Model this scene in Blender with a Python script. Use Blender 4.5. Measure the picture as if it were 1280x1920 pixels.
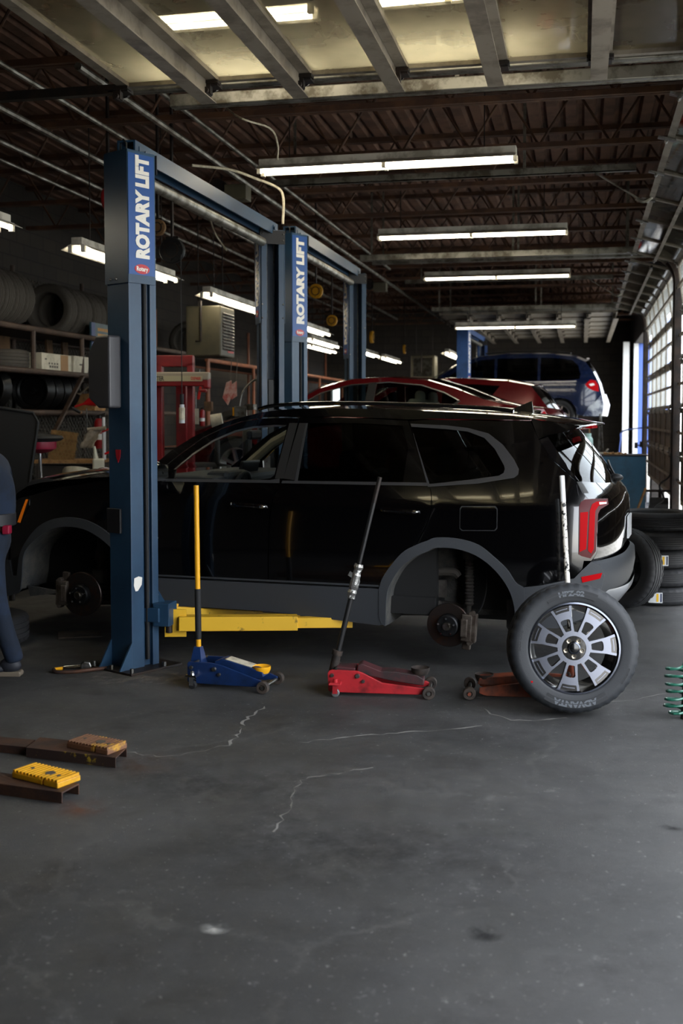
import bpy, bmesh, math, random
from mathutils import Vector, Matrix, Euler
from mathutils.geometry import delaunay_2d_cdt
R=math.radians; pi=math.pi; V=Vector
random.seed(7)
sc=bpy.context.scene; COL=sc.collection
for o in list(bpy.data.objects): bpy.data.objects.remove(o)

# ---------------------------------------------------------------- camera, world, light, exposure
cam=bpy.data.cameras.new('camera'); camo=bpy.data.objects.new('camera',cam); COL.objects.link(camo); sc.camera=camo
cam.sensor_fit='AUTO'; cam.sensor_width=36; cam.lens=36*2100/1920; cam.shift_y=-67/1920
cam.clip_start=.05; cam.clip_end=200
camo.location=(0,0,1.74); camo.rotation_euler=(R(87),0,R(12.1))
cam.dof.use_dof=True; cam.dof.focus_distance=7.4; cam.dof.aperture_fstop=2.4
w=bpy.data.worlds.new('sky'); sc.world=w; w.use_nodes=True
nt=w.node_tree; bg=nt.nodes['Background']; sky=nt.nodes.new('ShaderNodeTexSky')
sky.sky_type='NISHITA'; sky.sun_disc=False; sky.sun_elevation=R(38); sky.sun_rotation=R(200); sky.dust_density=3; sky.air_density=1.2
hz=nt.nodes.new('ShaderNodeMixRGB'); hz.inputs[0].default_value=.75; hz.inputs[2].default_value=(.92,.95,1.0,1)
mul=nt.nodes.new('ShaderNodeMixRGB'); mul.blend_type='MULTIPLY'; mul.inputs[0].default_value=1; mul.inputs[2].default_value=(.16,.16,.16,1)
nt.links.new(sky.outputs[0],mul.inputs[1]); nt.links.new(mul.outputs[0],hz.inputs[1]); nt.links.new(hz.outputs[0],bg.inputs[0])
SKY=8.6; TUBE=16.0
bg.inputs[1].default_value=SKY
vs=sc.view_settings; vs.view_transform='Standard'; vs.look='None'; vs.exposure=0.0; vs.gamma=1; vs.use_curve_mapping=False
sc.display_settings.display_device='sRGB'
cy=sc.cycles; cy.use_denoising=True; cy.max_bounces=9; cy.diffuse_bounces=4; cy.glossy_bounces=4; cy.transparent_max_bounces=10; cy.transmission_bounces=6
cy.caustics_reflective=False; cy.caustics_refractive=False; cy.sample_clamp_indirect=8
sl=bpy.data.lights.new('sun','SUN'); sl.energy=5.0; sl.angle=R(3); sl.color=(1,.95,.86)
so=bpy.data.objects.new('sun',sl); COL.objects.link(so); so.rotation_euler=(0,R(-40),R(60)); so.location=(-10,-5,30)

# ---------------------------------------------------------------- materials
def lin(c):
    if isinstance(c,str): c=[int(c[i:i+2],16)/255 for i in (0,2,4)]
    return tuple((x/12.92 if x<=.04045 else ((x+.055)/1.055)**2.4) for x in c)+(1,)
MATS={}
def mat(name,c,rough=.5,metal=0,c2=None,scale=6,thr=(.45,.6),bump=0,bscale=60,coat=0,emit=0,spec=.5,rvar=0,detail=6):
    if name in MATS: return MATS[name]
    m=bpy.data.materials.new(name); m.use_nodes=True; n=m.node_tree; b=n.nodes['Principled BSDF']
    b.inputs['Base Color'].default_value=lin(c); b.inputs['Roughness'].default_value=rough; b.inputs['Metallic'].default_value=metal
    b.inputs['Specular IOR Level'].default_value=spec; b.inputs['Coat Weight'].default_value=coat; b.inputs['Coat Roughness'].default_value=.03
    if c2 or bump or rvar:
        tc=n.nodes.new('ShaderNodeTexCoord')
    if c2:
        no=n.nodes.new('ShaderNodeTexNoise'); no.inputs['Scale'].default_value=scale; no.inputs['Detail'].default_value=detail; no.inputs['Roughness'].default_value=.65
        cr=n.nodes.new('ShaderNodeValToRGB'); cr.color_ramp.elements[0].position=thr[0]; cr.color_ramp.elements[1].position=thr[1]
        cr.color_ramp.elements[0].color=lin(c); cr.color_ramp.elements[1].color=lin(c2)
        n.links.new(tc.outputs['Object'],no.inputs['Vector']); n.links.new(no.outputs['Fac'],cr.inputs[0]); n.links.new(cr.outputs[0],b.inputs['Base Color'])
        if rvar:
            mr=n.nodes.new('ShaderNodeMapRange'); mr.inputs[3].default_value=rough-rvar; mr.inputs[4].default_value=rough+rvar
            n.links.new(no.outputs['Fac'],mr.inputs[0]); n.links.new(mr.outputs[0],b.inputs['Roughness'])
    if bump:
        n2=n.nodes.new('ShaderNodeTexNoise'); n2.inputs['Scale'].default_value=bscale; n2.inputs['Detail'].default_value=4
        bp=n.nodes.new('ShaderNodeBump'); bp.inputs['Strength'].default_value=bump; bp.inputs['Distance'].default_value=.01
        n.links.new(tc.outputs['Object'],n2.inputs['Vector']); n.links.new(n2.outputs['Fac'],bp.inputs['Height']); n.links.new(bp.outputs[0],b.inputs['Normal'])
    if emit: b.inputs['Emission Color'].default_value=lin(c); b.inputs['Emission Strength'].default_value=emit
    MATS[name]=m; return m
def glass(name,tint,gloss=.03,frost=0,fcol=(1,1,1),ior=1.45):
    m=bpy.data.materials.new(name); m.use_nodes=True; n=m.node_tree; n.nodes.clear()
    out=n.nodes.new('ShaderNodeOutputMaterial'); tr=n.nodes.new('ShaderNodeBsdfTransparent'); tr.inputs[0].default_value=(*tint,1)
    gl=n.nodes.new('ShaderNodeBsdfGlossy'); gl.inputs['Roughness'].default_value=gloss; lw=n.nodes.new('ShaderNodeLayerWeight'); lw.inputs[0].default_value=.5; pw=n.nodes.new('ShaderNodeMath'); pw.operation='POWER'; pw.inputs[1].default_value=5; fr=n.nodes.new('ShaderNodeMath'); fr.operation='MULTIPLY_ADD'; f0=((ior-1)/(ior+1))**2; fr.inputs[1].default_value=min(1,f0*18)*(1-f0); fr.inputs[2].default_value=f0; n.links.new(lw.outputs['Facing'],pw.inputs[0]); n.links.new(pw.outputs[0],fr.inputs[0])
    mx=n.nodes.new('ShaderNodeMixShader'); last=tr
    if frost:
        tl=n.nodes.new('ShaderNodeBsdfTranslucent'); tl.inputs[0].default_value=(*fcol,1); m2=n.nodes.new('ShaderNodeMixShader')
        no=n.nodes.new('ShaderNodeTexNoise'); no.inputs['Scale'].default_value=2.5; no.inputs['Detail'].default_value=5
        tc=n.nodes.new('ShaderNodeTexCoord'); n.links.new(tc.outputs['Object'],no.inputs['Vector'])
        mr=n.nodes.new('ShaderNodeMapRange'); mr.inputs[1].default_value=.3; mr.inputs[2].default_value=.7; mr.inputs[3].default_value=frost*.8; mr.inputs[4].default_value=min(1,frost*1.2)
        n.links.new(no.outputs[0],mr.inputs[0]); n.links.new(mr.outputs[0],m2.inputs[0])
        n.links.new(tr.outputs[0],m2.inputs[1]); n.links.new(tl.outputs[0],m2.inputs[2]); last=m2
    n.links.new(fr.outputs[0],mx.inputs[0]); n.links.new(last.outputs[0],mx.inputs[1]); n.links.new(gl.outputs[0],mx.inputs[2]); n.links.new(mx.outputs[0],out.inputs[0])
    MATS[name]=m; return m

# ---------------------------------------------------------------- mesh building
def frame(a,b):
    """matrix whose z axis runs from a to b, origin a"""
    a=V(a); d=V(b)-a; z=d.normalized() if d.length>1e-9 else V((0,0,1))
    up=V((0,0,1)) if abs(z.z)<.99 else V((0,1,0))
    x=up.cross(z).normalized(); y=z.cross(x)
    return Matrix(((x.x,y.x,z.x,a.x),(x.y,y.y,z.y,a.y),(x.z,y.z,z.z,a.z),(0,0,0,1))), d.length
class MB:
    def __init__(s,M=None): s.v=[]; s.f=[]; s.sm=[]; s.M=M or Matrix()
    def add(s,vs,fs,smooth=False,M=None):
        k=len(s.v); T=s.M@M if M else s.M
        s.v+= [T@V(p) for p in vs]; s.f+=[[i+k for i in f] for f in fs]; s.sm+=[smooth]*len(fs); return s
    def box(s,c,d,rot=(0,0,0),taper=1):
        x,y,z=d[0]/2,d[1]/2,d[2]/2; t=taper
        vs=[(-x,-y,-z),(x,-y,-z),(x,y,-z),(-x,y,-z),(-x*t,-y*t,z),(x*t,-y*t,z),(x*t,y*t,z),(-x*t,y*t,z)]
        return s.add(vs,[(0,3,2,1),(4,5,6,7),(0,1,5,4),(1,2,6,5),(2,3,7,6),(3,0,4,7)],M=Matrix.Translation(c)@Euler([R(a) for a in rot]).to_matrix().to_4x4())
    def bb(s,a,b):
        return s.box([(a[i]+b[i])/2 for i in range(3)],[abs(b[i]-a[i]) for i in range(3)])
    def bar(s,a,b,w,h=None):
        M,l=frame(a,b); h=h or w; x,y=w/2,h/2
        vs=[(-x,-y,0),(x,-y,0),(x,y,0),(-x,y,0),(-x,-y,l),(x,-y,l),(x,y,l),(-x,y,l)]
        return s.add(vs,[(0,3,2,1),(4,5,6,7),(0,1,5,4),(1,2,6,5),(2,3,7,6),(3,0,4,7)],M=M)
    def cyl(s,a,b,r,r2=None,n=16,cap=True,a0=0):
        M,l=frame(a,b); r2=r if r2 is None else r2
        vs=[(r*math.cos(a0+2*pi*i/n),r*math.sin(a0+2*pi*i/n),0) for i in range(n)]+[(r2*math.cos(a0+2*pi*i/n),r2*math.sin(a0+2*pi*i/n),l) for i in range(n)]
        s.add(vs,[(i,(i+1)%n,(i+1)%n+n,i+n) for i in range(n)],True,M)
        if cap: s.add(vs,[tuple(range(n-1,-1,-1)),tuple(range(n,2*n))],False,M)
        return s
    def lathe(s,prof,n=32,M=None,closed=False,arc=2*pi):
        """prof: (r,z) about the local z axis"""
        vs=[];fs=[]; full=abs(arc-2*pi)<1e-6; m=n if full else n+1
        for i in range(m):
            a=arc*i/n; vs+=[(r*math.cos(a),r*math.sin(a),z) for r,z in prof]
        k=len(prof)
        for i in range(n):
            j=(i+1)%m
            for q in range(k if closed else k-1):
                p=(q+1)%k; fs.append((i*k+q,j*k+q,j*k+p,i*k+p))
        return s.add(vs,fs,True,M)
    def tube(s,pts,r,n=8,cap=True,smooth=0):
        pts=[V(p) for p in pts]
        if smooth:
            n0=len(pts); pts=spline(pts,smooth)
            if isinstance(r,(list,tuple)): r=[r[min(int(u),n0-1)]+(r[min(int(u)+1,n0-1)]-r[min(int(u),n0-1)])*(u-int(u)) for u in [i/smooth for i in range(len(pts))]]
        vs=[];fs=[]; N=len(pts); prev=None
        for i,p in enumerate(pts):
            t=(pts[min(i+1,N-1)]-pts[max(i-1,0)]).normalized()
            if prev is None:
                u=V((0,0,1)) if abs(t.z)<.9 else V((1,0,0)); x=u.cross(t).normalized()
            else: x=(prev-t*prev.dot(t)).normalized()
            prev=x; y=t.cross(x); rr=r[i] if isinstance(r,(list,tuple)) else r
            vs+=[p+rr*(math.cos(2*pi*k/n)*x+math.sin(2*pi*k/n)*y) for k in range(n)]
        for i in range(N-1): fs+=[(i*n+k,i*n+(k+1)%n,(i+1)*n+(k+1)%n,(i+1)*n+k) for k in range(n)]
        s.add(vs,fs,True)
        if cap: s.add(vs,[tuple(range(n-1,-1,-1)),tuple(range((N-1)*n,N*n))],False)
        return s
    def prism(s,poly,h,M=None,z0=0):
        """poly in local xy extruded along local z"""
        n=len(poly); vs=[(x,y,z0) for x,y in poly]+[(x,y,z0+h) for x,y in poly]
        ar=sum(poly[i][0]*poly[(i+1)%n][1]-poly[(i+1)%n][0]*poly[i][1] for i in range(n))
        fs=[tuple(range(n-1,-1,-1)),tuple(range(n,2*n))]+[(i,(i+1)%n,(i+1)%n+n,i+n) for i in range(n)]
        if ar*h<0: fs=[tuple(reversed(f)) for f in fs]
        return s.add(vs,fs,False,M)
    def ball(s,c,r,n=16,m=10,M=None):
        r=(r,r,r) if not isinstance(r,(tuple,list)) else r
        vs=[(c[0],c[1],c[2]-r[2])]; fs=[]
        for j in range(1,m):
            a=pi*j/m-pi/2; vs+=[(c[0]+r[0]*math.cos(a)*math.cos(2*pi*i/n),c[1]+r[1]*math.cos(a)*math.sin(2*pi*i/n),c[2]+r[2]*math.sin(a)) for i in range(n)]
        vs.append((c[0],c[1],c[2]+r[2])); L=len(vs)-1
        for i in range(n):
            fs.append((0,1+(i+1)%n,1+i)); fs.append((L,L-n+i,L-n+(i+1)%n))
            for j in range(m-2): fs.append((1+j*n+i,1+j*n+(i+1)%n,1+(j+1)*n+(i+1)%n,1+(j+1)*n+i))
        return s.add(vs,fs,True,M)
    def grid(s,rows,smooth=True,wrap=False):
        k=len(rows[0]); vs=[p for r in rows for p in r]; fs=[]
        for i in range(len(rows)-1):
            for j in range(k if wrap else k-1): q=(j+1)%k; fs.append((i*k+j,i*k+q,(i+1)*k+q,(i+1)*k+j))
        return s.add(vs,fs,smooth)
    def build(s,name,m,parent=None,bevel=0,sharp=35,solid=0,loc=None,seg=2,rot=None):
        me=bpy.data.meshes.new(name); vs=s.v
        me.from_pydata([tuple(p) for p in vs],[],s.f); me.polygons.foreach_set('use_smooth',s.sm)
        if any(s.sm): me.set_sharp_from_angle(angle=R(sharp))
        me.update()
        o=bpy.data.objects.new(name,me); COL.objects.link(o); me.materials.append(MATS[m] if isinstance(m,str) else m)
        if parent: o.parent=parent
        if loc is not None: o.location=loc
        if rot is not None: o.rotation_euler=rot
        if solid:
            q=o.modifiers.new('thickness','SOLIDIFY'); q.thickness=solid; q.offset=-1
        if bevel:
            q=o.modifiers.new('bevel','BEVEL'); q.width=bevel; q.segments=seg; q.limit_method='ANGLE'; q.angle_limit=R(40); q.harden_normals=False
        return o
def spline(pts,k=8):
    out=[]; P=[pts[0]*2-pts[1]]+list(pts)+[pts[-1]*2-pts[-2]]
    for i in range(1,len(P)-2):
        a,b,c,d=P[i-1:i+3]
        for j in range(k):
            t=j/k; out.append(.5*((2*b)+(c-a)*t+(2*a-5*b+4*c-d)*t*t+(3*b-a-3*c+d)*t**3))
    out.append(V(pts[-1])); return out
def tag(o,label=None,cat=None,group=None,kind=None):
    if label: o['label']=label
    if cat: o['category']=cat
    if group: o['group']=group
    if kind: o['kind']=kind
    return o
def thing(name,label,cat,loc=(0,0,0),rz=0,group=None):
    o=bpy.data.objects.new(name,None); o.empty_display_size=.1; COL.objects.link(o); o.location=loc; o.rotation_euler=(0,0,rz)
    return tag(o,label,cat,group)
def struct(name,mb,m,**k): return tag(mb.build(name,m,**k),kind='structure')
def origin(o,p):
    """move a mesh object's origin to world point p (mesh given in world coordinates)"""
    o.data.transform(Matrix.Translation(-V(p))); o.location=p; return o
def copy_tree(o,parent=None):
    c=o.copy(); COL.objects.link(c)
    if parent: c.parent=parent
    for ch in [x for x in bpy.data.objects if x.parent==o]: copy_tree(ch,c)
    return c
def dup(o,loc,rz=None,label=None,group=None):
    c=copy_tree(o); c.location=loc
    if rz is not None: c.rotation_euler=rz if isinstance(rz,(tuple,list)) else (0,0,rz)
    if label: c['label']=label
    if group: c['group']=group
    return c
def text_mesh(txt,size,bold=.02,depth=.002,space=1.0):
    cu=bpy.data.curves.new('lettering','FONT'); cu.body=txt; cu.size=size; cu.offset=bold*size; cu.extrude=depth; cu.align_x='CENTER'; cu.align_y='CENTER'; cu.space_character=space; cu.resolution_u=3
    o=bpy.data.objects.new('lettering',cu); COL.objects.link(o); bpy.context.view_layer.update()
    me=bpy.data.meshes.new_from_object(o.evaluated_get(bpy.context.evaluated_depsgraph_get()))
    bpy.data.objects.remove(o); bpy.data.curves.remove(cu); return me
def text(name,txt,size,m,parent,M,bold=.02,depth=.002,space=1.0,width=None,warp=None,sx=1):
    me=text_mesh(txt,size,bold,depth,space); me.name=name
    if width:
        xs=[v.co.x for v in me.vertices]; k=width/(max(xs)-min(xs)); c=(max(xs)+min(xs))/2
        for v in me.vertices: v.co.x=(v.co.x-c)*k
    if warp:
        for v in me.vertices: v.co=warp(v.co)
    me.transform(M); me.materials.clear(); me.materials.append(MATS[m] if isinstance(m,str) else m)
    o=bpy.data.objects.new(name,me); COL.objects.link(o)
    if parent: o.parent=parent
    return o
def T(x,y,z): return Matrix.Translation((x,y,z))
def RX(a): return Matrix.Rotation(R(a),4,'X')
def RY(a): return Matrix.Rotation(R(a),4,'Y')
def RZ(a): return Matrix.Rotation(R(a),4,'Z')

mat('tube_light','fff4dc',.4,emit=TUBE)
mat('white_enamel','d8d4c8',.45,c2='9c978a',scale=4)
mat('steel','8d8d8a',.38,1,c2='5b564e',scale=8)
mat('galvanised','8f8d84',.45,.8,c2='5c574c',scale=5,rvar=.15)
mat('dark_steel','2a2726',.5,.6,c2='3a302a',scale=6)
mat('chrome','d4d6d8',.12,1)
mat('black_plastic','151516',.5)
mat('black_rubber','17181a',.75,bump=.1,bscale=150)
mat('brown_steel','4a3225',.7,.1,c2='63442f',scale=3)
mat('red_paint','a31a20',.4,c2='6d1317',scale=5,thr=(.5,.75))
mat('blue_paint','26456f',.42,c2='1d3452',scale=3,thr=(.4,.7),bump=.03)
mat('yellow_paint','e2ae22',.45,c2='a87a18',scale=7,thr=(.55,.75))
# ---------------------------------------------------------------- the setting
XW=1.38; XL=-7.8; YF=34.0; ZR=5.05
# floor
def floor_mat():
    m=mat('floor_asphalt','2f2f2f',.62,c2='3c3c3b',scale=1.3,thr=(.35,.7),bump=.25,bscale=220)
    n=m.node_tree; b=n.nodes['Principled BSDF']; L=n.links
    base=[l for l in L if l.to_socket==b.inputs['Base Color']][0].from_socket
    tc=[x for x in n.nodes if x.type=='TEX_COORD'][0]
    def noise(scale,det=6,rough=.6,dist=0):
        t=n.nodes.new('ShaderNodeTexNoise'); t.inputs['Scale'].default_value=scale; t.inputs['Detail'].default_value=det; t.inputs['Roughness'].default_value=rough; t.inputs['Distortion'].default_value=dist
        L.new(tc.outputs['Object'],t.inputs['Vector']); return t
    def ramp(s,p0,p1,a=0,c=1):
        r=n.nodes.new('ShaderNodeMapRange'); r.inputs[1].default_value=p0; r.inputs[2].default_value=p1; r.inputs[3].default_value=a; r.inputs[4].default_value=c; L.new(s,r.inputs[0]); return r.outputs[0]
    def mix(f,a,col,mode='MIX'):
        x=n.nodes.new('ShaderNodeMixRGB'); x.blend_type=mode; L.new(f,x.inputs[0]); L.new(a,x.inputs[1]); x.inputs[2].default_value=lin(col); return x.outputs[0]
    def math_(op,a,c):
        x=n.nodes.new('ShaderNodeMath'); x.operation=op
        for i,q in enumerate((a,c)):
            if isinstance(q,(int,float)): x.inputs[i].default_value=q
            else: L.new(q,x.inputs[i])
        return x.outputs[0]
    # dusty pale patches, dark oil stains, white scuffs, cracks
    c=mix(ramp(noise(.55,5).outputs[0],.48,.7,0,.8),base,'525150')
    c=mix(ramp(noise(2.2,8,.7).outputs[0],.52,.7,0,.8),c,'1e1d1d')
    c=mix(ramp(noise(38,3).outputs[0],.64,.72,0,.5),c,'8a8985')
    c=mix(ramp(noise(6,9,.75).outputs[0],.60,.74,0,.5),c,'7c7b77')
    c=mix(ramp(noise(14,9,.8).outputs[0],.60,.72,0,.45),c,'6d6c69')
    c=mix(ramp(noise(70,2).outputs[0],.72,.76,0,.7),c,'a3a29e')
    vo=n.nodes.new('ShaderNodeTexVoronoi'); vo.feature='DISTANCE_TO_EDGE'; vo.inputs['Scale'].default_value=.42
    mp=n.nodes.new('ShaderNodeMixRGB'); mp.blend_type='ADD'; mp.inputs[0].default_value=.6; L.new(tc.outputs['Object'],mp.inputs[1]); L.new(noise(1.4,6,.7).outputs['Color'],mp.inputs[2]); L.new(mp.outputs[0],vo.inputs['Vector'])
    cr=ramp(vo.outputs['Distance'],.0,.012,1,0); cr=math_('MULTIPLY',cr,ramp(noise(1.1,4).outputs[0],.45,.6))
    c=mix(math_('MULTIPLY',cr,.12),c,'85847f')
    L.new(c,b.inputs['Base Color'])
    L.new(ramp(noise(3,6).outputs[0],.3,.7,.5,.78),b.inputs['Roughness'])
    return m
floor_mat()
struct('floor',MB().bb((XL-.3,-4.5,-.2),(XW+.15,YF+.3,0)),'floor_asphalt')
# exterior apron
mat('pavement','b4b0a6',.9,c2='9b978d',scale=2,bump=.1)
struct('ground_outside',MB().bb((XW+.15,-30,-.25),(60,60,-.03)),'pavement')
# walls of block
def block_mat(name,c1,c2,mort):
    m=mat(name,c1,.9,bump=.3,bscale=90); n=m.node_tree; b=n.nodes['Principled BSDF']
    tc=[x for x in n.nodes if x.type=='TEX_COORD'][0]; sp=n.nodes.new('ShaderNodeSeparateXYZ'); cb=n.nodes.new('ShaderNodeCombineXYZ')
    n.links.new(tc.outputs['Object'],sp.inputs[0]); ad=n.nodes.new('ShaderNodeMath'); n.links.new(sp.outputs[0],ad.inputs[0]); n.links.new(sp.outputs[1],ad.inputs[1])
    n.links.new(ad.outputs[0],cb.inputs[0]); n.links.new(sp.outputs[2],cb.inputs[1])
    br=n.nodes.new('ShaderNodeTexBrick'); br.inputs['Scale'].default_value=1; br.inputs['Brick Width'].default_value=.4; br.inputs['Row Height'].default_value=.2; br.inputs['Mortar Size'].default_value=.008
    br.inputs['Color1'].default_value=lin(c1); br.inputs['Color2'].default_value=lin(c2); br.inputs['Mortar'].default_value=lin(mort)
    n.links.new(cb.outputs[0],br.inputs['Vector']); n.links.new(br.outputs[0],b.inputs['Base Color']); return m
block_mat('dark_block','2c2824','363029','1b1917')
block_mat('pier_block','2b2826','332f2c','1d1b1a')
mat('ceiling_brown','6f503f',.8,.1,c2='523b2e',scale=2)
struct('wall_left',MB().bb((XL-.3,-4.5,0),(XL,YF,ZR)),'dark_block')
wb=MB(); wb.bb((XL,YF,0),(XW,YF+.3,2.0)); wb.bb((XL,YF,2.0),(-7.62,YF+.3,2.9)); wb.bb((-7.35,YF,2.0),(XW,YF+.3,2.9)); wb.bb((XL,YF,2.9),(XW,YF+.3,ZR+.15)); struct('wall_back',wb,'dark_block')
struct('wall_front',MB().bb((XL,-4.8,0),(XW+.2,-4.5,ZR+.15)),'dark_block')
# right wall: piers and header between the door openings
bays=[(1.6,7.15),(7.95,15.55),(16.25,23.25),(23.95,31.6)]
wr=MB(); wr.bb((XW,-4.5,3.75),(XW+.25,YF,ZR+.25))
prev=-4.5
for a,b_ in bays+[(YF,YF)]:
    wr.bb((XW,prev,0),(XW+.25,a,3.75)); prev=b_
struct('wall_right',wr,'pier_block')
# roof deck with ribs along Y
dk=[]
x=XL; pts=[]
while x<XW:
    pts+=[(x,ZR),(x+.09,ZR),(x+.115,ZR+.055),(x+.175,ZR+.055)]; x+=.2
dm=MB(); dm.grid([[(px,-4.5,pz) for px,pz in pts],[(px,YF,pz) for px,pz in pts]],smooth=False)
ro=struct('ceiling',dm,'ceiling_brown',solid=.02)
# open web joists, every 1.7 m
def joist(y,i):
    t=thing('roof_joist','brown open-web steel roof joist crossing under the ribbed deck','joist',(0,y,4.42),0,'roof joists')
    b=MB()
    for dy in (-.03,.03): b.bb((XL,dy-.022,0),(XW,dy+.022,.05))
    b.build('bottom_chord','brown_steel',t)
    b=MB()
    for dy in (-.03,.03): b.bb((XL,dy-.022,.56),(XW,dy+.022,.615))
    b.build('top_chord','brown_steel',t)
    b=MB(); n=13; s=(XW-XL-.2)/n
    for k in range(n):
        x0=XL+.1+k*s; b.cyl((x0,0,.57),(x0+s*.5,0,.03),.013,n=6); b.cyl((x0+s*.5,0,.03),(x0+s,0,.57),.013,n=6)
    b.build('web','brown_steel',t)
for i in range(17): joist(4.6+1.72*i,i)
# conduits under the roof running with the ribs
for i,(x,z,r,y0,y1) in enumerate([(-4.9,4.32,.03,3,30),(-4.3,4.36,.022,3,14),(-5.5,4.34,.025,3,30),(-3.75,4.36,.03,8,33),(-5.9,4.3,.02,3,30),(-3.4,4.38,.02,8,20)]):
    z=4.42-r; c=MB().tube([(x,y0,z),(x,y1,z)],r,8).build('conduit_pipe','galvanised'); origin(c,(x,y0,z)); tag(c,'grey conduit pipe running lengthwise under the roof joists','pipe','roof conduits')
# blue panels and white building outside the doors
mat('outside_blue','4a66b4',.6); mat('outside_white','dfe3e6',.7)
for y,xa,lb in ((44.0,2.88,'nearer blue painted pillar outside, seen under the half-lowered door'),(56.0,2.95,'farther blue painted pillar outside, seen through the far open bay')):
    o=MB().bb((xa,y,-.03),(xa+.32,y+1.0,5.5)).build('outside_pillar','outside_blue'); origin(o,(xa+.16,y+.5,-.03)); tag(o,lb,'pillar')
b=MB().bb((1.8,62,-.03),(40,70,6.5)); o=b.build('outside_building','outside_white'); origin(o,(20,66,-.03)); tag(o,'white building at the end of the yard outside the bays','building')
b=MB()
b.bb((XW-.02,31.57,0),(XW+.1,31.6,3.75)); b.bb((XW-.3,31.62,0),(XW-.14,31.66,3.8)); struct('trim_1',b,'outside_white')  # inner strip: its white stands in for outdoor light on the galvanised track
struct('trim_2',MB().bb((XW+.1,31.57,0),(XW+.25,31.6,3.75)),'outside_blue')

# ---------------------------------------------------------------- sectional doors
glass('door_glass',(.88,.9,.9),.1,frost=.12,fcol=(.8,.82,.8),ior=1.03)
glass('dirty_glass',(.86,.85,.78),.04,frost=.3,fcol=(.85,.83,.70),ior=1.4); mat('pale_panel','aaa498',.55,.2,c2='8d877b',scale=3)
mat('door_frame','8a8276',.55,.3,c2='6c6459',scale=4)
mat('door_panel','5a4f45',.6,.1,c2='443a32',scale=3)
def door_path(s,bottom,x0=XW-.07,zt=3.95,r=.42):
    """point at arc length s along the track: up the wall then flat towards -X; returns x,z,tangent angle"""
    v=zt-r-bottom
    if s<v: return x0,bottom+s,90
    a=(s-v)/r
    if a<pi/2: return x0-r*(1-math.cos(a)),zt-r+r*math.sin(a),90+math.degrees(a)
    return x0-r-(s-v-r*pi/2),zt,180
def sectional(name,label,y0,y1,bottom,kinds,cols,open_=False,struts=True):
    """kinds: list of section kinds from the bottom edge up: 'p' panel, 'g' glass, 'd' dim glass"""
    t=thing(name,label,'garage door',(XW-.07,(y0+y1)/2,bottom if not open_ else 3.95))
    org=V(t.location); h=.645
    for i,k in enumerate(kinds):
        s0=i*h+.004; s1=(i+1)*h-.004
        if open_: p0=(XW-.68-s0,3.95); p1=(XW-.68-s1,3.95)
        else: p0=door_path(s0,bottom)[:2]; p1=door_path(s1,bottom)[:2]
        a=V((p0[0],0,p0[1])); d=V((p1[0],0,p1[1]))-a; L=d.length; u=d.normalized(); nrm=V((u.z,0,-u.x))  # outward
        M=Matrix(((0,u.x,nrm.x,a.x-org.x),(1,u.y,nrm.y,-org.y),(0,u.z,nrm.z,a.z-org.z),(0,0,0,1)))
        fr=MB(M); rail=.055
        fr.bb((y0,0,-.02),(y1,rail,.012)); fr.bb((y0,L-rail,-.02),(y1,L,.012))
        cw=(y1-y0)/cols
        for c in range(cols+1):
            yc=y0+c*cw; ya=max(y0,yc-.03); yb=min(y1,yc+.03)
            fr.bb((ya,rail,-.022),(yb,L-rail,.008))
        f=fr.build('section_frame','door_frame',t)
        for ye,sg in ((y0,-1),(y1,1)): MB(M).cyl((ye-sg*.05,L*.5,-.05),(ye+sg*.15,L*.5,-.05),.02,n=10).build('roller','dark_steel',f)
        g=MB(M).bb((y0+.02,rail-.01,-.004),(y1-.02,L-rail+.01,.004))
        g.build('glass_pane' if k!='p' else 'infill_panel',{'p':'door_panel','g':'door_glass','d':'dirty_glass'}[k],f)
        if struts:
            q=MB(M); q.bb((y0,L*.5-.02,-.06),(y1,L*.5-.016,-.012)); q.bb((y0,L*.5-.03,-.064),(y1,L*.5+.01,-.06)); q.build('strut','door_frame',f)
        hb=MB(M)
        for c in range(cols+1):
            yc=min(max(y0+c*cw,y0+.04),y1-.04)
            hb.bb((yc-.03,L-.07,-.04),(yc+.03,L+.07,-.025)); hb.cyl((yc-.04,L,-.05),(yc+.04,L,-.05),.014,n=8)
        hb.build('hinge','steel',f)
    return t
sectional('overhead_door','long glazed garage door partly raised, just beyond the nearest track',7.98,15.5,.58,'ppgggd',6)
sectional('overhead_door','glazed garage door hanging half lowered at far right with brown lower panels',16.28,23.2,.58,'ppgggd',6)
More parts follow.
